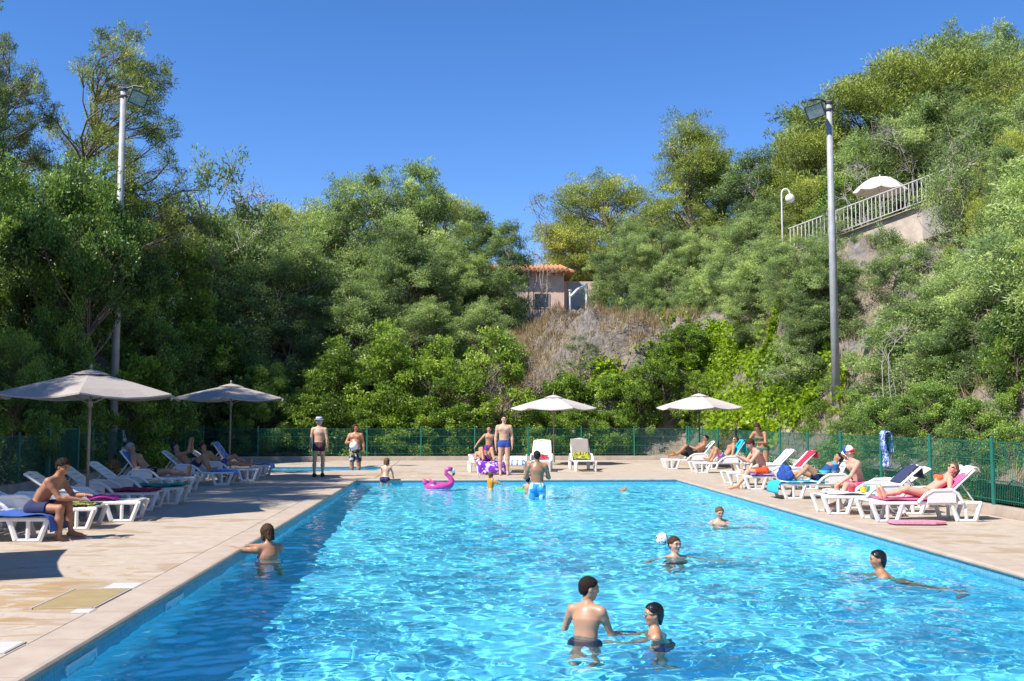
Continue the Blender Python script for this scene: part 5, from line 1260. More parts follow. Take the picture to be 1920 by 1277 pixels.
T_TURQ = cloth('turquoise_towel', (.0, .46, .62)); T_RED = cloth('red_towel', (.55, .02, .06)); T_NAVY = cloth('navy_towel', (.03, .04, .10)); T_TURQS = striped('turquoise_white_stripe', [(.03, .45, .62), (.03, .45, .62), (.75, .78, .78), (.03, .45, .62)], 3.2, 0)
T_PURPS = striped('purple_white_stripe', [(.10, .06, .38), (.10, .06, .38), (.72, .7, .76)], 9, 1); T_YEL = patterned('yellow_green_print', [(.36, .36, .02), (.42, .40, .03), (.03, .08, .02)], 7); T_BW = striped('blue_white_stripe', [(.72, .74, .78), (.10, .22, .60), (.72, .74, .78)], 6, 1)
# ------------------------------------------------------------------ loungers and towels
LN = {}
def LG(key, x, y, rz, back, label, **k): LN[key] = (lounger((x, y, 0), R(rz), back, label, **k), back); return LN[key][0]
def TW(key, mat, label, d0=0.0, d1=.80, seat_to=None, half=.27, over=.15, foot=None, seed=0, cat='towel', path=None, wave=.006, yoff=0.0, name='beach_towel'):
    o, b = LN[key]; return drape(o, name, path or back_path(b, d0, d1, seat_to, over, foot), half, mat, label, cat, 'towels on the loungers', wave=wave, seed=seed, yoff=yoff)
seatp = lambda a, b, drop=.0: [(a, SEAT_Z + .02), ((a + b) / 2, SEAT_Z + .015), (b, SEAT_Z + .02)] + ([(b + .05, SEAT_Z - .02), (b + .07, SEAT_Z - drop)] if drop else [])
LG('L1', -6.93, 14.55, 1, .30, 'white lounger with the royal blue towel under the seated boy')
TW('L1', T_BLUE, 'royal blue towel under the boy seated on the left deck', path=seatp(.02, 1.24, .20), half=.40, seed=1, wave=.012)
LG('L2', -6.85, 16.0, 4, .42, 'white lounger just behind the seated boy'); TW('L2', T_FLOR, 'black and yellow floral cloth behind the seated boy', path=seatp(.55, 1.2), half=.29, seed=2, wave=.014)
LG('L2b', -7.9, 15.3, 2, .22, 'white lounger with a low back at the left photo edge'); TW('L2b', T_FLOR, 'black and yellow floral cloth at the left photo edge', path=seatp(-.1, .45), half=.29, seed=12, wave=.02)
LG('L3', -6.55, 17.15, 4, .62, 'white lounger with a small magenta cloth by the left parasol pole'); TW('L3', T_MAG, 'small magenta cloth crumpled on a lounger near the parasol pole', path=seatp(.35, .85), half=.20, seed=3, wave=.025)
LG('L4', -6.85, 19.2, 3, .68, 'white lounger under the crimson towel'); TW('L4', T_CRIM, 'crimson towel spread on a left lounger', path=seatp(.05, 1.22), half=.36, seed=4, wave=.016)
LG('L5', -6.75, 20.5, 3, .66, 'white lounger under the green towel'); TW('L5', T_GREEN, 'dark green towel spread on a left lounger', path=[(-.12, SEAT_Z + .14)] + seatp(.05, 1.26), half=.34, seed=5, wave=.018)
LG('L6', -7.40, 23.9, 2, .90, 'white lounger of the reclining grey haired man'); TW('L6', T_LBLUE, 'blue towel behind the grey haired man', d1=.70, half=.25, over=0, seed=6)
LG('L7', -7.05, 26.3, 2, .72, 'white lounger of the person with raised knees on the left'); LG('L8', -6.75, 28.0, 2, .66, 'white lounger of the person with outstretched legs left of the second parasol'); TW('L7', T_LBLUE, 'blue white towel at the foot of the lounger with raised knees', path=seatp(.7, 1.2, .1), half=.3, seed=7, wave=.012)
LG('L9', -6.85, 30.2, -2, .98, 'white lounger with blue printed towel beside the second parasol pole'); TW('L9', T_BLUEP, 'blue and white printed towel beside the second parasol pole', d1=.82, seat_to=1.26, half=.29, seed=8, foot=.1)
LG('F1', .72, 31.75, -78, .25, 'white lounger with purple towel below the standing boys'); TW('F1', T_PURP, 'purple and white printed towel hanging off a far lounger', path=seatp(.55, 1.27, .30), half=.42, seed=9, wave=.012)
TW('F1', T_PINK, 'pink towel on the head end of the purple towel lounger', d0=.45, d1=.75, half=.22, over=.1, seed=10)
LG('F2', 2.75, 33.2, -97, .95, 'white lounger with upright back at the far end, behind the bald man'); TW('F2', T_RED, 'red cloth on the far white lounger behind the bald man', path=[(.02, SEAT_Z + .16), (.06, SEAT_Z + .05), (.3, SEAT_Z + .04)], half=.20, seed=11, wave=.03)
LG('F2b', 1.85, 32.6, -95, .12, 'white lounger lying flat left of the bald man'); TW('F2b', T_BW, 'blue and white striped towel on the flat far lounger', path=seatp(.2, 1.2, .1), half=.30, seed=13)
LG('F3', 4.05, 33.2, -88, 1.05, 'white lounger with a taupe back, alone at the far end'); TW('F3', T_YEL, 'yellow green printed towel on the taupe backed lounger', path=[(.0, SEAT_Z + .24), (.05, SEAT_Z + .06), (.35, SEAT_Z + .03)], half=.28, seed=14, wave=.02)
TW('F3', cloth('taupe_cover', (.30, .25, .22)), 'taupe cloth over the back of the far lounger', d0=.12, d1=.80, half=.30, over=.3, seed=15, wave=.002)
LG('R1', 8.02, 16.5, 180, .72, 'white lounger of the sunbathing girl in the orange bikini'); TW('R1', T_PINK, 'pink towel under the sunbathing girl', d1=.62, seat_to=1.0, half=.30, over=0, seed=16); TW('R1', T_WHITE, 'white towel folded over the top of the sunbathing girl lounger', d0=.58, d1=.84, half=.27, over=.12, seed=17, wave=.012)
LG('R2', 7.70, 17.75, 178, .70, 'white lounger with the navy towel on its back'); TW('R2', T_NAVY, 'navy towel over the back of a right lounger', d0=.28, d1=.80, half=.22, over=.25, seed=18); TW('R2', T_WHITE, 'white towel on the lounger seat beside the boy with the cap', path=seatp(.25, 1.1), half=.27, seed=19, wave=.012)
LG('R3', 8.35, 18.9, 180, .55, 'white lounger the boy with the cap sits on'); 
LG('R4', 8.05, 21.2, 180, 1.05, 'white lounger with upright slatted back behind the boy with the cap'); TW('R4', T_TURQS, 'turquoise and white striped towel behind the boy with the cap', path=seatp(.25, 1.26, .22), half=.36, seed=20)
LG('R5', 8.05, 23.9, 180, .80, 'white lounger of the man looking at his hands'); TW('R5', T_RED, 'red towel over the back of a right lounger', d0=.22, d1=.82, half=.20, over=.2, seed=21, yoff=.1); TW('R5', T_PURPS, 'purple and white striped towel under the man in orange shorts', path=seatp(.45, 1.1), half=.36, seed=22, wave=.014)
LG('R6', 8.10, 25.6, 180, .78, 'white lounger behind the red towel'); TW('R6', T_WHITE, 'white towel on the lounger behind the red towel', d0=.0, d1=.80, seat_to=.8, half=.25, over=.12, seed=23)
LG('R7', 8.55, 31.2, 180, .98, 'white lounger under the turquoise towel at the far right'); TW('R7', T_TURQ, 'turquoise towel hung over a lounger back at the far right', d0=.1, d1=.84, half=.31, over=.45, seed=24, wave=.012)
LG('R8', 8.15, 33.6, 176, .85, 'white lounger beside the far right parasol pole')
# ------------------------------------------------------------------ people
def wl(v, rz): c, s_ = math.cos(-rz), math.sin(-rz); return (v[0] * c - v[1] * s_, v[0] * s_ + v[1] * c, v[2])
def on(key, x, dz=.10, y=0.0):                 # pelvis spot on a lounger
    o = LN[key][0]; v = o.matrix_basis @ Vector((x, y, SEAT_Z + .02 + dz)); return v, o.rotation_euler.z
def trunks(name, c): return cloth(name, c)
NAVY = cloth('navy_swim', (.018, .025, .085)); BLK = cloth('black_swim', (.012, .012, .014)); WINE = cloth('wine_swim', (.055, .018, .035)); BLUE = cloth('blue_swim', (.03, .07, .30))
PLAID = patterned('plaid_swim', [(.02, .025, .06), (.5, .5, .5), (.10, .02, .02), (.02, .03, .10), (.3, .28, .1), (.015, .02, .04)], 14, 'cell')
RB = striped('red_blue_swim', [(.03, .06, .30), (.03, .06, .30), (.5, .03, .06)], 7, 1); PINKS = cloth('pink_swim', (.70, .10, .24)); ORNG = cloth('orange_swim', (.72, .09, .015)); AQUA = patterned('aqua_white_swim', [(.55, .68, .75), (.06, .35, .66), (.03, .26, .58)], 5)
GREENB = cloth('green_bikini', (.05, .14, .10)); ORB = cloth('orange_bikini', (.75, .13, .03)); MULTI = striped('violet_teal_swim', [(.45, .12, .5), (.02, .28, .45), (.5, .15, .5)], 6, 0); SUNG = plain('dark_lens', (.012, .012, .014), .12); CWHITE = cloth('white_fabric', (.74, .74, .74)); BLACKS = plain('black_shoe', (.015, .015, .016), .6)
# left deck
rz = R(-8); v, _ = on('L1', .98, .105)
person(v, rz, 'boy in navy shorts seated on the left deck leaning on his knees', 1.66, 'brown', torso=(.42, 0, .9), upper=(.66, 0, .75), headup=(.35, 0, .93), face=(.95, -.25, -.25), la=((.62, -.02, -.75), (.92, -.35, .05)), ra=((.55, .10, -.8), (.9, .38, -.10)),
       ll=((.93, .10, .12), (.12, 0, -1), (1, .1, -.02)), rl=((.95, -.06, .02), (.02, 0, -1), (1, -.1, -.02)), hair=('curly', 'dark'), wear=[('shorts', NAVY, .55)], place='none', res=.011)
v, rz = on('L6', .14, .105); bk = .82
person(v, rz, 'grey haired man reclining on a left lounger', 1.78, 'tan', 1.05, torso=(-math.cos(bk), 0, math.sin(bk)), headup=(-.25, 0, .95), face=(.95, -.2, .1), la=((.35, .25, -.75), (.95, .0, -.12)), ra=((.30, -.3, -.7), (.9, -.05, -.05)),
       ll=((.98, .06, .05), (.99, 0, -.10)), rl=((.98, -.04, .08), (.99, 0, -.10)), hair=('short', 'grey'), wear=[('shorts', BLK, .5)], place='none', res=.0155)
v, rz = on('L7', .16, .105); bk = .75
person(v, rz, 'dark haired person on a left lounger with knees up and hands before the face', 1.68, 'tan', torso=(-math.cos(bk), 0, math.sin(bk)), headup=(-.35, 0, .9), face=(.95, 0, .1), la=((.75, .05, .25), (.1, -.25, 1)), ra=((.75, -.05, .25), (.1, .25, 1)),
       ll=((.62, .06, .78), (.42, 0, -.9)), rl=((.66, -.10, .74), (.36, 0, -.93)), hair=('short', 'black'), wear=[('shorts', NAVY, .5)], place='none', res=.0155)
v, rz = on('L8', .16, .105); bk = .66
person(v, rz, 'person lying low on a lounger with one knee raised, left of the second parasol', 1.68, 'tan', torso=(-math.cos(bk), 0, math.sin(bk)), headup=(-.35, 0, .9), face=(.95, 0, .1), ll=((.80, .06, .55), (.85, 0, -.52)), rl=((.98, -.08, .08), (.99, 0, -.1)), la=((.4, .2, -.6), (.9, -.2, .1)), ra=((.4, -.2, -.6), (.9, .2, .1)), hair=('short', 'black'), wear=[('shorts', BLUE, .5)], place='none', res=.0165)
# far end
p = gp(597, 894); person(p, R(84), 'man seen from behind in a pale blue hat and dark trunks', 1.70, 'fair', .98, torso=(.03, 0, 1), face=(.85, -.5, -.05), la=((-.03, .20, -1), (.12, .05, -1)), ra=((-.02, -.2, -1), (.16, -.02, -1)), ll=((-.10, .06, -1), (-.04, 0, -1)), rl=((.10, -.08, -1), (-.10, 0, -1)), hair=('short', 'grey'), wear=[('trunks', WINE, .36), ('hat', cloth('blue_straw', (.48, .54, .68)), NAVY), ('shoes', BLACKS)], res=.0155)
p = P_at(667, 33.9); _, J, hc = person(p, R(-92), 'man in plaid shorts standing in the paddling pool with a white ball', 1.76, 'tan', 1.16, face=(.8, .6, -.1), ra=((.30, -.35, -.85), (.75, .75, .12)), la=((.0, .28, -1), (.12, .05, -1)), ll=((.02, .08, -1), (-.02, 0, -1)), hair=('bob', 'brown'), wear=[('shorts', PLAID, .9)], ground=-.28, res=.015, underwater=True)
def ball(loc, r_, mat, label, group=None):
    bm = bmesh.new(); bmesh.ops.create_uvsphere(bm, u_segments=24, v_segments=14, radius=r_); me = bpy.data.meshes.new('ball'); bm.to_mesh(me); bm.free(); o = link('ball', me, None, mat, True); o.location = loc; o.rotation_euler = (.4, .7, 0); return tag(o, label, 'ball', group)
BALLM = patterned('white_ball', [(.74, .74, .74), (.76, .76, .76), (.70, .70, .72), (.76, .76, .76)], 4, 'noise', .35)
BALLP = patterned('panelled_ball', [(.74, .74, .74), (.74, .72, .70), (.05, .05, .06), (.75, .75, .75)], 9, 'noise', .35)
o_ = bpy.data.objects[_.name] if False else _
ball((p.x + -.02, p.y - .285, .80), .15, BALLM, 'white ball held against the belly of the man in plaid shorts')
p = Vector((-2.05, 28.02, 0)); person(p, R(80), 'small girl in a dark bikini leaning on the far pool edge', 1.22, 'fair', .95, female=True, child=.8, torso=(.38, 0, .92), headup=(.2, 0, .97), face=(.95, .2, -.1), la=((.72, .15, -.65), (.75, -.1, -.6)), ra=((.72, -.15, -.65), (.75, .1, -.6)), ll=((.15, .08, -1), (-.1, 0, -1)), rl=((.05, -.08, -1), (-.1, 0, -1)), hair=('bob', 'light'), wear=[('brief', NAVY), ('bikini_top', NAVY)], place='top', ground=.60, res=.0135, underwater=True)
p = P_at(945, 30.3); person(p, R(-92), 'taller standing boy in blue trunks at the far end', 1.78, 'fair', 1.05, face=(.97, .1, -.2), la=((.0, .20, -1), (.12, .0, -1)), ra=((.0, -.20, -1), (.12, .0, -1)), hair=('short', 'dark'), wear=[('trunks', BLUE, .22)], res=.0155)
p = P_at(917, 32.9); person(p, R(-80), 'smaller standing boy with one arm held out at the far end', 1.42, 'mid', .95, child=.6, face=(.95, -.3, -.15), ra=((.15, -.72, -.7), (.1, -.62, -.78)), la=((.05, .28, -1), (.1, .1, -1)), hair=('short', 'dark'), wear=[('trunks', RB, .25)], res=.0135)
v, rz = on('F1', .42, .10); person(v, rz, 'person lying on the purple towel lounger with both knees raised', 1.62, 'mid', torso=(-.92, 0, .35), headup=(-.8, 0, .5), face=(.5, 0, .8), ll=((.55, .20, .80), (.55, .05, -.85)), rl=((.52, -.18, .82), (.50, -.02, -.86)), la=((.5, .25, -.5), (.9, -.2, .2)), ra=((.5, -.25, -.5), (.9, .2, .2)), hair=('bob', 'brown'), wear=[('trunks', cloth('violet_swim', (.16, .03, .3)), .2)], place='none', res=.0155)
# right deck
v, rz = on('R8', .18, .105); bk = .85
person(v, rz, 'man in sunglasses and black shorts reclining beside the far right parasol pole', 1.76, 'brown', 1.08, torso=(-math.cos(bk), 0, math.sin(bk)), headup=(-.2, 0, .95), face=(.95, .2, -.05), la=((.55, .1, -.3), (.8, -.4, .35)), ra=((.55, -.1, -.3), (.8, .4, .35)), ll=((.60, .05, .75), (.75, 0, -.66)), rl=((.9, -.1, .3), (.92, 0, -.3)), hair=('short', 'black'), wear=[('shorts', BLK, .95), ('sunglasses', SUNG)], place='none', res=.0155)
v, rz = on('R7', .20, .105); bk = .92
person(v, rz, 'person with raised knees before the turquoise towel', 1.70, 'tan', torso=(-math.cos(bk), 0, math.sin(bk)), headup=(-.35, 0, .93), face=(.75, .5, .45), la=((.25, .30, -.8), (.85, .15, -.45)), ra=((.3, -.2, -.85), (.8, .2, .1)), ll=((.62, .22, .74), (.40, .10, -.9)), rl=((.55, -.15, .80), (.45, -.05, -.88)), hair=('short', 'brown'), wear=[('shorts', MULTI, .5), ('sunglasses', SUNG)], place='none', res=.0155)
p = P_at(1428, 26.9); person(p, R(-130), 'woman in a dark green bikini bending beside the right fence', 1.66, 'tan', .96, female=True, torso=(.22, 0, .97), upper=(.55, 0, .82), headup=(.65, 0, .75), face=(.7, .25, -.7), la=((.35, .18, -.9), (.75, -.55, .05)), ra=((.1, -.55, -.8), (.75, .5, .15)), hair=('long', 'brown'), wear=[('brief', GREENB), ('bikini_top', GREENB)], res=.014)
v, rz = on('R5', .72, .105); person(v, rz, 'man in orange shorts seated on a right lounger looking at his hands', 1.76, 'pink', 1.0, torso=(.12, 0, 1), upper=(.48, 0, .87), headup=(.62, 0, .78), face=(.78, .1, -.6), la=((.62, .05, -.75), (.72, -.30, .35)), ra=((.62, -.05, -.75), (.72, .30, .38)), ll=((.97, .22, .0), (.62, .0, -.80), (1, .1, -.08)), rl=((.97, -.12, -.02), (.38, .0, -.94), (1, -.1, -.06)), hair=('curly', 'brown'), wear=[('shorts', ORNG, .6)], place='none', res=.0115)
v, rz = on('R4', .30, .10); person(v, rz, 'child in a blue shirt lying with bent knees behind the boy with the cap', 1.45, 'tan', .98, child=.4, torso=(-.75, 0, .62), headup=(-.5, 0, .8), face=(.9, 0, .4), ll=((.72, .08, .62), (.72, 0, -.62)), rl=((.92, -.1, .28), (.95, 0, -.25)), la=((.3, .3, -.7), (.8, -.2, .1)), ra=((.3, -.3, -.7), (.8, .2, .1)), hair=('short', 'dark'), wear=[('shirt', striped('blue_rash_shirt', [(.02, .06, .20), (.02, .40, .62), (.02, .06, .20)], 5, 2)), ('trunks', NAVY, .4)], place='none', res=.0135)
rz = R(188); v = Vector((7.50, 18.45, SEAT_Z + .125))
e_, J, hc = person(v, rz, 'boy with a blue white and red cap seated on a right lounger', 1.62, 'pink', .95, child=.15, torso=(.18, 0, .98), upper=(.36, 0, .93), headup=(.30, 0, .95), face=wl((.45, -.80, -.28), rz), la=((.55, .02, -.82), (.80, -.18, -.55)), ra=((-.5, -.6, -.1), (.75, .45, .55)), ll=((.92, .26, .10), (.55, .05, -.84), (1, .1, -.05)), rl=((.95, -.10, .10), (.10, .0, -1), (1, -.05, -.04)), hair=('short', 'light'),
       wear=[('shorts', PINKS, .55), ('cap', CWHITE, cloth('cap_blue', (.02, .07, .42)), cloth('cap_red', (.62, .015, .02)))], place='none', res=.011)
fcw = Vector(nv(wl((.45, -.80, -.28), rz))); m = MB(); c0 = Vector(hc) + fcw * .098 + Vector((0, 0, .062)); m.tube([c0 - fcw * .01, c0 + fcw * .012], [.028, .022], 10); m.build('cap_emblem', plain('dark_emblem', (.02, .02, .05), .6), e_)
v, rz = on('R1', .16, .10); bk = .62
person(v, rz, 'girl in an orange bikini and sunglasses sunbathing on a right lounger', 1.55, 'pink', .98, female=True, torso=(-math.cos(bk), 0, math.sin(bk)), headup=(-.5, 0, .86), face=(.75, .55, .25), la=((.30, .50, -.75), (.95, .05, .0)), ra=((.3, -.3, -.6), (.9, .1, .05)), ll=((.93, .02, .22), (.97, 0, -.25)), rl=((.95, .06, .14), (.97, .05, -.22)), hair=('long', 'light'), wear=[('brief', ORB), ('bikini_top', ORB), ('sunglasses', SUNG)], place='none', res=.011)
# in the pool
def swim(px, wy, top_y, rz, label, H, **k):
    s_ = (wy - 785) / (CAM_H - WZ); Y = F_PX / s_; P0 = P_at(px, Y); t_ = CAM_H - (top_y - 785) / s_
    return person((P0.x, Y, 0), R(rz), label, H, place='top', ground=t_, underwater=True, **k)
swim(1007, 930, 845, 88, 'cropped haired man in aqua shorts standing in the pool, seen from behind', 1.80, skin='brown', build=1.06, face=(.95, -.1, -.25), headup=(.12, 0, 1), torso=(.02, 0, 1), la=((.25, .30, -.9), (.85, -.25, .1)), ra=((.25, -.30, -.9), (.85, .2, .1)), hair=('crop', 'crop'), wear=[('shorts', AQUA, .85, CWHITE)], res=.0135)
swim(990, 921, 893, 70, 'small child held in front of the man in aqua shorts', 1.0, skin='mid', child=1.0, la=((.7, .3, -.3), (.9, 0, .1)), ra=((.7, -.3, -.3), (.9, 0, .1)), hair=('short', 'dark'), wear=[('trunks', NAVY)], res=.0135)
swim(920, 916, 883, 20, 'toddler in an orange swim vest at the far end of the pool', .95, skin='fair', child=1.0, torso=(.05, 0, 1), face=(.9, .3, 0), la=((.75, .5, -.25), (.95, -.1, -.15)), ra=((.75, -.2, -.55), (.95, .1, -.25)), hair=('bob', 'light'), wear=[('vest', cloth('orange_vest', (.72, .24, .01))), ('armband', cloth('orange_armband', (.75, .27, .015)))], res=.010)
swim(1095, 1184, 1079, 58, 'boy with cropped dark hair in the near pool, seen from behind', 1.32, skin='mid', build=.96, child=.55, torso=(.10, 0, .99), headup=(.12, -.10, .98), face=(.62, -.75, -.18), la=((.25, .45, -.82), (.7, .3, -.35)), ra=((.40, -.20, -.86), (.80, -.55, -.22)), ll=((.15, .1, -1), (-.15, 0, -1)), rl=((.0, -.1, -1), (-.2, 0, -1)), hair=('crop', 'crop'), wear=[('shorts', NAVY, .6)], res=.0098)
swim(1236, 1182, 1127, 172, 'boy with black hair and teal goggles in the near pool', 1.26, skin='mid', child=.6, torso=(.16, 0, .97), headup=(.05, 0, 1), face=(.97, .22, .06), la=((.75, .30, -.52), (.95, .20, .16)), ra=((.65, -.30, -.62), (.9, -.1, .12)), ll=((.1, .2, -1), (-.3, 0, -1)), rl=((.2, -.2, -1), (-.3, 0, -1)), hair=('wet', 'black'), wear=[('trunks', NAVY, .4), ('goggles', plain('teal_lens', (.03, .30, .32), .15))], res=.0098)
swim(1262, 1041, 1005, -80, 'boy swimming beside the white ball, facing the camera', 1.5, skin='pink', child=.3, face=(.95, .28, .05), la=((.35, .75, -.45), (.75, .55, -.02)), ra=((.35, -.75, -.45), (.75, -.55, -.02)), hair=('short', 'brown'), wear=[('trunks', NAVY, .4)], res=.010)
swim(1346, 980, 950, -95, 'fair haired child alone in the right part of the pool looking down', 1.3, skin='pink', child=.6, headup=(.25, 0, .95), face=(.85, .15, -.45), la=((.3, .75, -.5), (.65, .6, -.1)), ra=((.3, -.75, -.5), (.65, -.6, -.1)), hair=('short', 'light'), wear=[('trunks', NAVY, .4)], res=.011)
swim(1684, 1081, 1034, 166, 'girl with long wet black hair swimming near the right pool edge', 1.5, skin='tan', child=.25, female=True, torso=(.55, 0, .8), headup=(.08, 0, 1), face=(.97, .10, .04), la=((.85, .25, -.40), (.97, .15, .10)), ra=((.80, -.35, -.42), (.95, -.25, .08)), ll=((-.7, .1, -.7), (-.9, 0, -.4)), rl=((-.5, -.1, -.8), (-.8, 0, -.6)), hair=('wet', 'black'), wear=[('brief', NAVY), ('bikini_top', NAVY)], res=.0106)
rz = R(120)
person((-2.50, 13.50, 0), rz, 'woman with brown hair leaning on the left pool edge, seen from behind', 1.60, 'tan', female=True, torso=(.10, 0, .99), headup=(.38, 0, .90), face=(.95, .1, -.35), la=(wl((-.92, -.12, .02), rz), wl((-.55, .80, .04), rz)), ra=(wl((-.60, .62, .02), rz), wl((-.92, -.05, .04), rz)), ll=((.1, .1, -1), (-.4, 0, -1)), rl=((.0, -.1, -1), (-.5, 0, -.9)), hair=('bob', 'brown'), wear=[('brief', NAVY), ('bikini_top', cloth('magenta_swim', (.35, .01, .16)))], place='top', ground=.29, res=.0106, underwater=True)
# ------------------------------------------------------------------ toys, bags and small things
PINKP = plain('flamingo_vinyl', (.60, .07, .30), .28, .06, 6)
f0 = gp(822, 916, WZ); fl = empty('flamingo_float', (f0.x, f0.y, WZ), R(8), 'pink inflatable flamingo floating at the far end of the pool', 'pool float')
m = MB(); n_ = 20; V = []; Fs = []
for i in range(n_):
    a = 2 * math.pi * i / n_; c_ = Vector((.27 * math.cos(a), .20 * math.sin(a), .055)); d_ = Vector((math.cos(a), math.sin(a), 0)); r_ = .105
    for k in range(10): b = 2 * math.pi * k / 10; V.append(c_ + d_ * (r_ * math.cos(b)) + Vector((0, 0, r_ * .95 * math.sin(b))))
for i in range(n_):
    for k in range(10): Fs.append((i*10+k, ((i+1) % n_)*10+k, ((i+1) % n_)*10+(k+1) % 10, i*10+(k+1) % 10))
m.add(V, Fs); m.build('ring', PINKP, fl, True)
m = MB(); m.tube([(.30, 0, .08), (.36, 0, .19), (.30, 0, .30), (.20, 0, .38), (.20, 0, .47), (.28, 0, .52), (.36, 0, .49)], [.10, .085, .062, .052, .052, .062, .06], 12); m.build('neck', PINKP, fl, True)
MB().tube([(.355, 0, .495), (.395, 0, .45), (.405, 0, .41)], [.058, .048, .04], 10).build('beak_base', plain('white_vinyl', (.74, .74, .74), .3), fl, True)
MB().tube([(.405, 0, .412), (.40, 0, .36), (.375, 0, .325)], [.04, .032, .008], 10).build('beak_tip', plain('black_vinyl', (.015, .015, .015), .3), fl, True)
for s_ in (1, -1): MB().tube([(-.12, s_ * .2, .13), (-.18, s_ * .22, .20), (-.22, s_ * .2, .25)], [.075, .055, .012], 10, flat=.6).build('wing', PINKP, fl, True)
MB().tube([(-.30, 0, .12), (-.38, 0, .20), (-.41, 0, .27)], [.08, .06, .012], 10).build('tail', PINKP, fl, True)
b_ = gp(1247, 1027, WZ); ball((b_.x - .02, b_.y + .1, -.03), .095, BALLP, 'white ball with dark marks floating beside the swimming boy')
b_ = gp(1168, 921, WZ); e = empty('dive_toy', (b_.x, b_.y, WZ + .02), .4, 'small orange toy floating alone in the far part of the pool', 'toy'); e.scale = (.62, .62, .62)
MB().lathe([(.06, -.05), (.13, -.03), (.15, .02), (.12, .06), (.05, .065)], 14).build('ring', plain('orange_toy', (.72, .16, .03), .35), e, True); MB().tube([(.1, 0, .04), (.16, 0, .10), (.10, 0, .15)], [.03, .035, .02], 8).build('handle', plain('orange_toy', (.72, .16, .03), .35), e, True)
b_ = gp(982, 919, WZ); o = MB().prism([(-.22, 0), (-.18, .035), (.18, .035), (.22, 0), (.18, -.035), (-.18, -.035)], -.12, .12).build('swim_board', plain('green_foam', (.16, .62, .20), .6), bevel=.012); o.location = (b_.x, b_.y, WZ + .02); tag(o, 'light green swim board beside the man in aqua shorts', 'swim board')
# bodyboard on the right deck
b_ = gp(1720, 983); out = [(-.46, -.02), (-.42, -.20), (.20, -.24), (.40, -.16), (.46, 0), (.40, .16), (.20, .24), (-.42, .20)]
bb = empty('bodyboard', (b_.x, b_.y, 0), R(-4), 'pink bodyboard lying on the right deck in front of the sunbathing girl', 'bodyboard')
def slabp(z0, z1, k=1.0): m = MB(); n = len(out); m.add([(x * k, y * k, z0) for x, y in out] + [(x * k, y * k, z1) for x, y in out], [tuple(range(n - 1, -1, -1)), tuple(range(n, 2 * n))] + [(i, (i + 1) % n, (i + 1) % n + n, i + n) for i in range(n)]); return m
slabp(.006, .022, .985).build('base', plain('black_foam', (.03, .02, .025), .6), bb); slabp(.0225, .05).build('deck_skin', patterned('pink_board_print', [(.70, .20, .30), (.74, .32, .40), (.70, .24, .34)], 5, 'noise', .5), bb)
# bags
def lump(name, loc, prims, mat, label, cat, rz=0.0, res=.012, extra=()):
    e = empty(name, loc, rz, label, cat); v, f = iso(prims, res, lambda Q: .008 * np.sin(Q[..., 0] * 31 + 2 * np.sin(Q[..., 2] * 20)) * np.sin(Q[..., 2] * 27 + Q[..., 1] * 22)); link('bag', np_mesh(name, v, f, True), e, mat)
    for nm, pts, r_, mt in extra: MB().tube(pts, r_, 6).build(nm, mt, e, True)
    return e
v, _ = on('R4', 1.05, 0); e = lump('backpack', v, [rc((0, -.12, .13), (0, .12, .13), .12, .12, .8, (1, 0, 0), .05), rc((0, -.07, .27), (0, .07, .27), .085, .085, k=.05)], patterned('blue_bag_cloth', [(.02, .05, .24), (.02, .10, .40), (.02, .04, .18)], 6), 'blue bag with a lime stripe on the striped towel', 'bag', R(20), extra=[('strap', [(-.05, -.08, .30), (-.02, 0, .42), (.0, .09, .30)], .012, NAVY), ('lime_stripe', [(.10, -.16, .07), (.125, 0, .06), (.10, .16, .07)], .022, cloth('lime_trim', (.45, .62, .02)))])
lump('tote_bag', (FX0 + .10, 31.6, .62), [rc((0, -.14, .12), (0, .14, .12), .10, .10, .5, (1, 0, 0), .05), rc((0, -.10, .42), (0, .10, .42), .07, .07, .4, (1, 0, 0), .08)], cloth('canvas_tote', (.52, .48, .45)), 'pale canvas bag hanging on the left fence', 'bag', extra=[('handle', [(0, -.10, .46), (-.05, -.04, .72), (-.05, .04, .72), (0, .10, .46)], .012, CWHITE)])
lump('beach_bag', (-8.55, 25.4, 0), [rc((0, -.18, .22), (0, .18, .22), .22, .22, .75, (1, 0, 0), .08), rc((0, -.12, .55), (0, .12, .55), .15, .13, .7, (1, 0, 0), .08)], patterned('orange_leaf_print', [(.10, .04, .01), (.34, .14, .02), (.06, .05, .01), (.40, .20, .04)], 8), 'orange and brown printed bag behind the grey haired man', 'bag', extra=[('handle', [(0, -.12, .62), (0, -.05, .80), (0, .05, .80), (0, .12, .62)], .014, BLK)])
lump('beach_bag', (8.95, 23.3, .0), [rc((0, -.12, .2), (0, .12, .2), .17, .17, .8, (1, 0, 0), .06), rc((0, -.08, .42), (0, .08, .42), .11, .1, .7, (1, 0, 0), .06)], cloth('dark_bag', (.05, .02, .02)), 'dark bag standing behind the red towel lounger', 'bag', extra=[('handle', [(0, -.08, .48), (0, 0, .62), (0, .08, .48)], .012, BLK)])
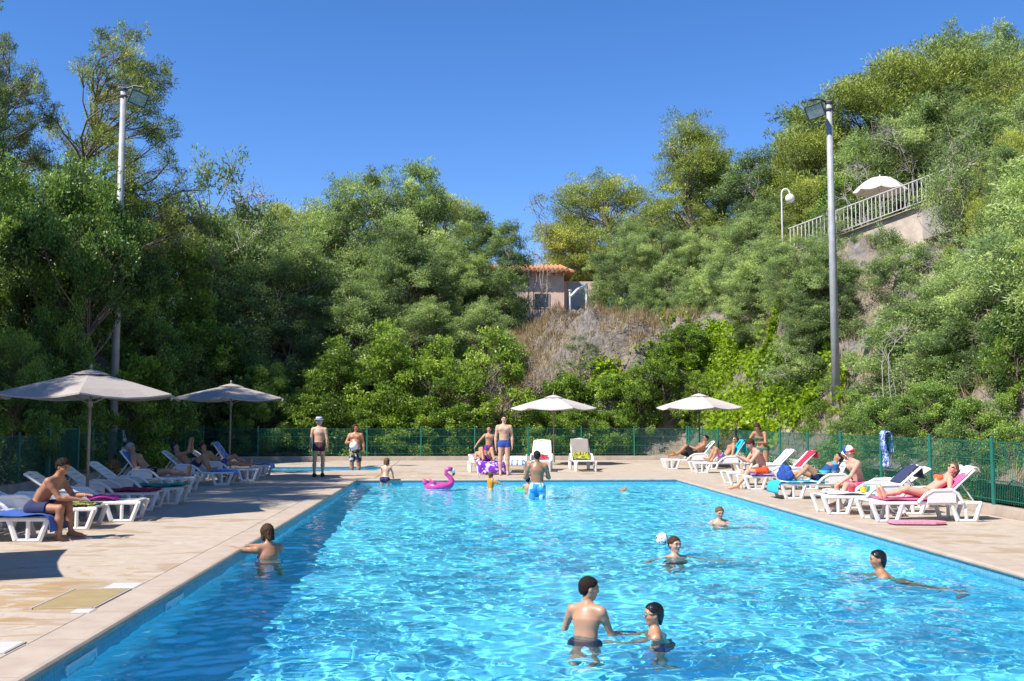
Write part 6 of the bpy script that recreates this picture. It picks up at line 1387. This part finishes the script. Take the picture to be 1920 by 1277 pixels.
# small things on the white towel lounger
v, rz_l = on('R2', .55, 0)
for i, (dx, dy, c_, lab) in enumerate(((-.12, -.12, (.62, .03, .08), 'small red toy on the white towel beside the navy towel'), (.10, -.10, (.70, .55, .03), 'small yellow toy on the white towel beside the navy towel'), (.22, .05, (.05, .45, .35), 'small teal toy on the white towel beside the navy towel'))):
    e = empty('sand_toy', (v.x + dx, v.y + dy, v.z + .03), i, lab, 'toy', 'toys on the white towel'); mt = plain('toy_plastic_%d' % i, c_, .35)
    MB().lathe([(0, 0), (.055, 0), (.07, .09), (.062, .09), (.05, .012), (0, .012)], 12).build('bucket', mt, e); MB().tube([(-.065, 0, .085), (-.04, 0, .14), (.04, 0, .14), (.065, 0, .085)], .006, 5).build('handle', mt, e)
# towel over the right fence
fe = empty('tmp', (FX1, 21.9, KT)); drape(fe, 'hanging_towel', [(.05, .75), (.045, 1.20), (.0, 1.215), (-.05, 1.20), (-.055, .85), (-.05, .45)], .15, T_BLUEP, 'blue and white towel hanging over the right fence', 'towel', seed=40, wave=.02); bpy.data.objects.remove(fe)
# sandals
for k, (px, py, c_, lab) in enumerate(((958, 887, (.10, .14, .45), 'pair of blue sandals by the standing boys'), (930, 975, (.1, .1, .1), None), (1448, 912, (.75, .75, .75), 'pair of white sandals under the lounger of the man in orange shorts'), (1688, 968, (.05, .04, .04), 'pair of dark sandals under the sunbathing girl lounger'))):
    if lab is None: continue
    p = gp(px, py); e = empty('sandals', p, R(200 + 30 * k), lab, 'sandals', 'sandals on the deck'); mt = plain('sandal_%d' % k, c_, .6)
    for s_ in (1, -1):
        m = MB(); m.lathe([(.0, .004), (.045, .004), (.048, .02), (.0, .022)], 12, Matrix.Translation((0, s_ * .06, 0)) @ Matrix.Diagonal((2.6, 1, 1, 1))); sole = m.build('sole', mt, e, True)
        MB().tube([(.03, s_ * .06 - .045, .02), (.04, s_ * .06, .055), (.03, s_ * .06 + .045, .02)], .009, 6).build('strap', mt, sole)
# skimmer lids and hatch in the near left deck
LID = plain('white_lid', (.56, .53, .50), .6, .12, 5)
def lid(x0, x1, y0, y1, label, z=.012, mat=LID):
    e = empty('white_cover', ((x0 + x1) / 2, (y0 + y1) / 2, 0), 0, label, 'cover', 'covers in the near left deck'); a, b = (x1 - x0) / 2, (y1 - y0) / 2
    link('cover', bbox_mesh((-a + .012, -b + .012, -.02), (a - .012, b - .012, z), .003), e, mat)
    m = MB(); fr = plain('lid_frame', (.45, .42, .39), .6)
    for lo, hi in (((-a, -b, -.02), (a, -b + .010, z - .002)), ((-a, b - .010, -.02), (a, b, z - .002)), ((-a, -b + .010, -.02), (-a + .010, b - .010, z - .002)), ((a - .010, -b + .010, -.02), (a, b - .010, z - .002))): MB().box(lo, hi).build('frame_bar', fr, e)
lid(-3.56, -3.24, 10.32, 10.66, 'white square lid at the far corner of the tan hatch'); lid(-3.40, -3.22, 9.05, 9.24, 'small white lid at the near corner of the tan hatch'); lid(-3.62, -3.28, 7.55, 7.92, 'large white lid nearest to the camera on the left deck')
e = empty('deck_hatch', (-3.54, 9.78, 0), 0, 'tan rectangular hatch in the near left deck', 'hatch'); TANM = plain('tan_hatch', (.36, .265, .125), .6, .12, 4)
link('cover', bbox_mesh((-.26, -.50, -.02), (.26, .50, .011), .003), e, TANM)
for s_ in (1, -1): MB().box((s_ * .275 - .008, -.51, -.02), (s_ * .275 + .008, .51, .013)).build('frame_bar', plain('lid_frame', (.45, .42, .39), .6), e)
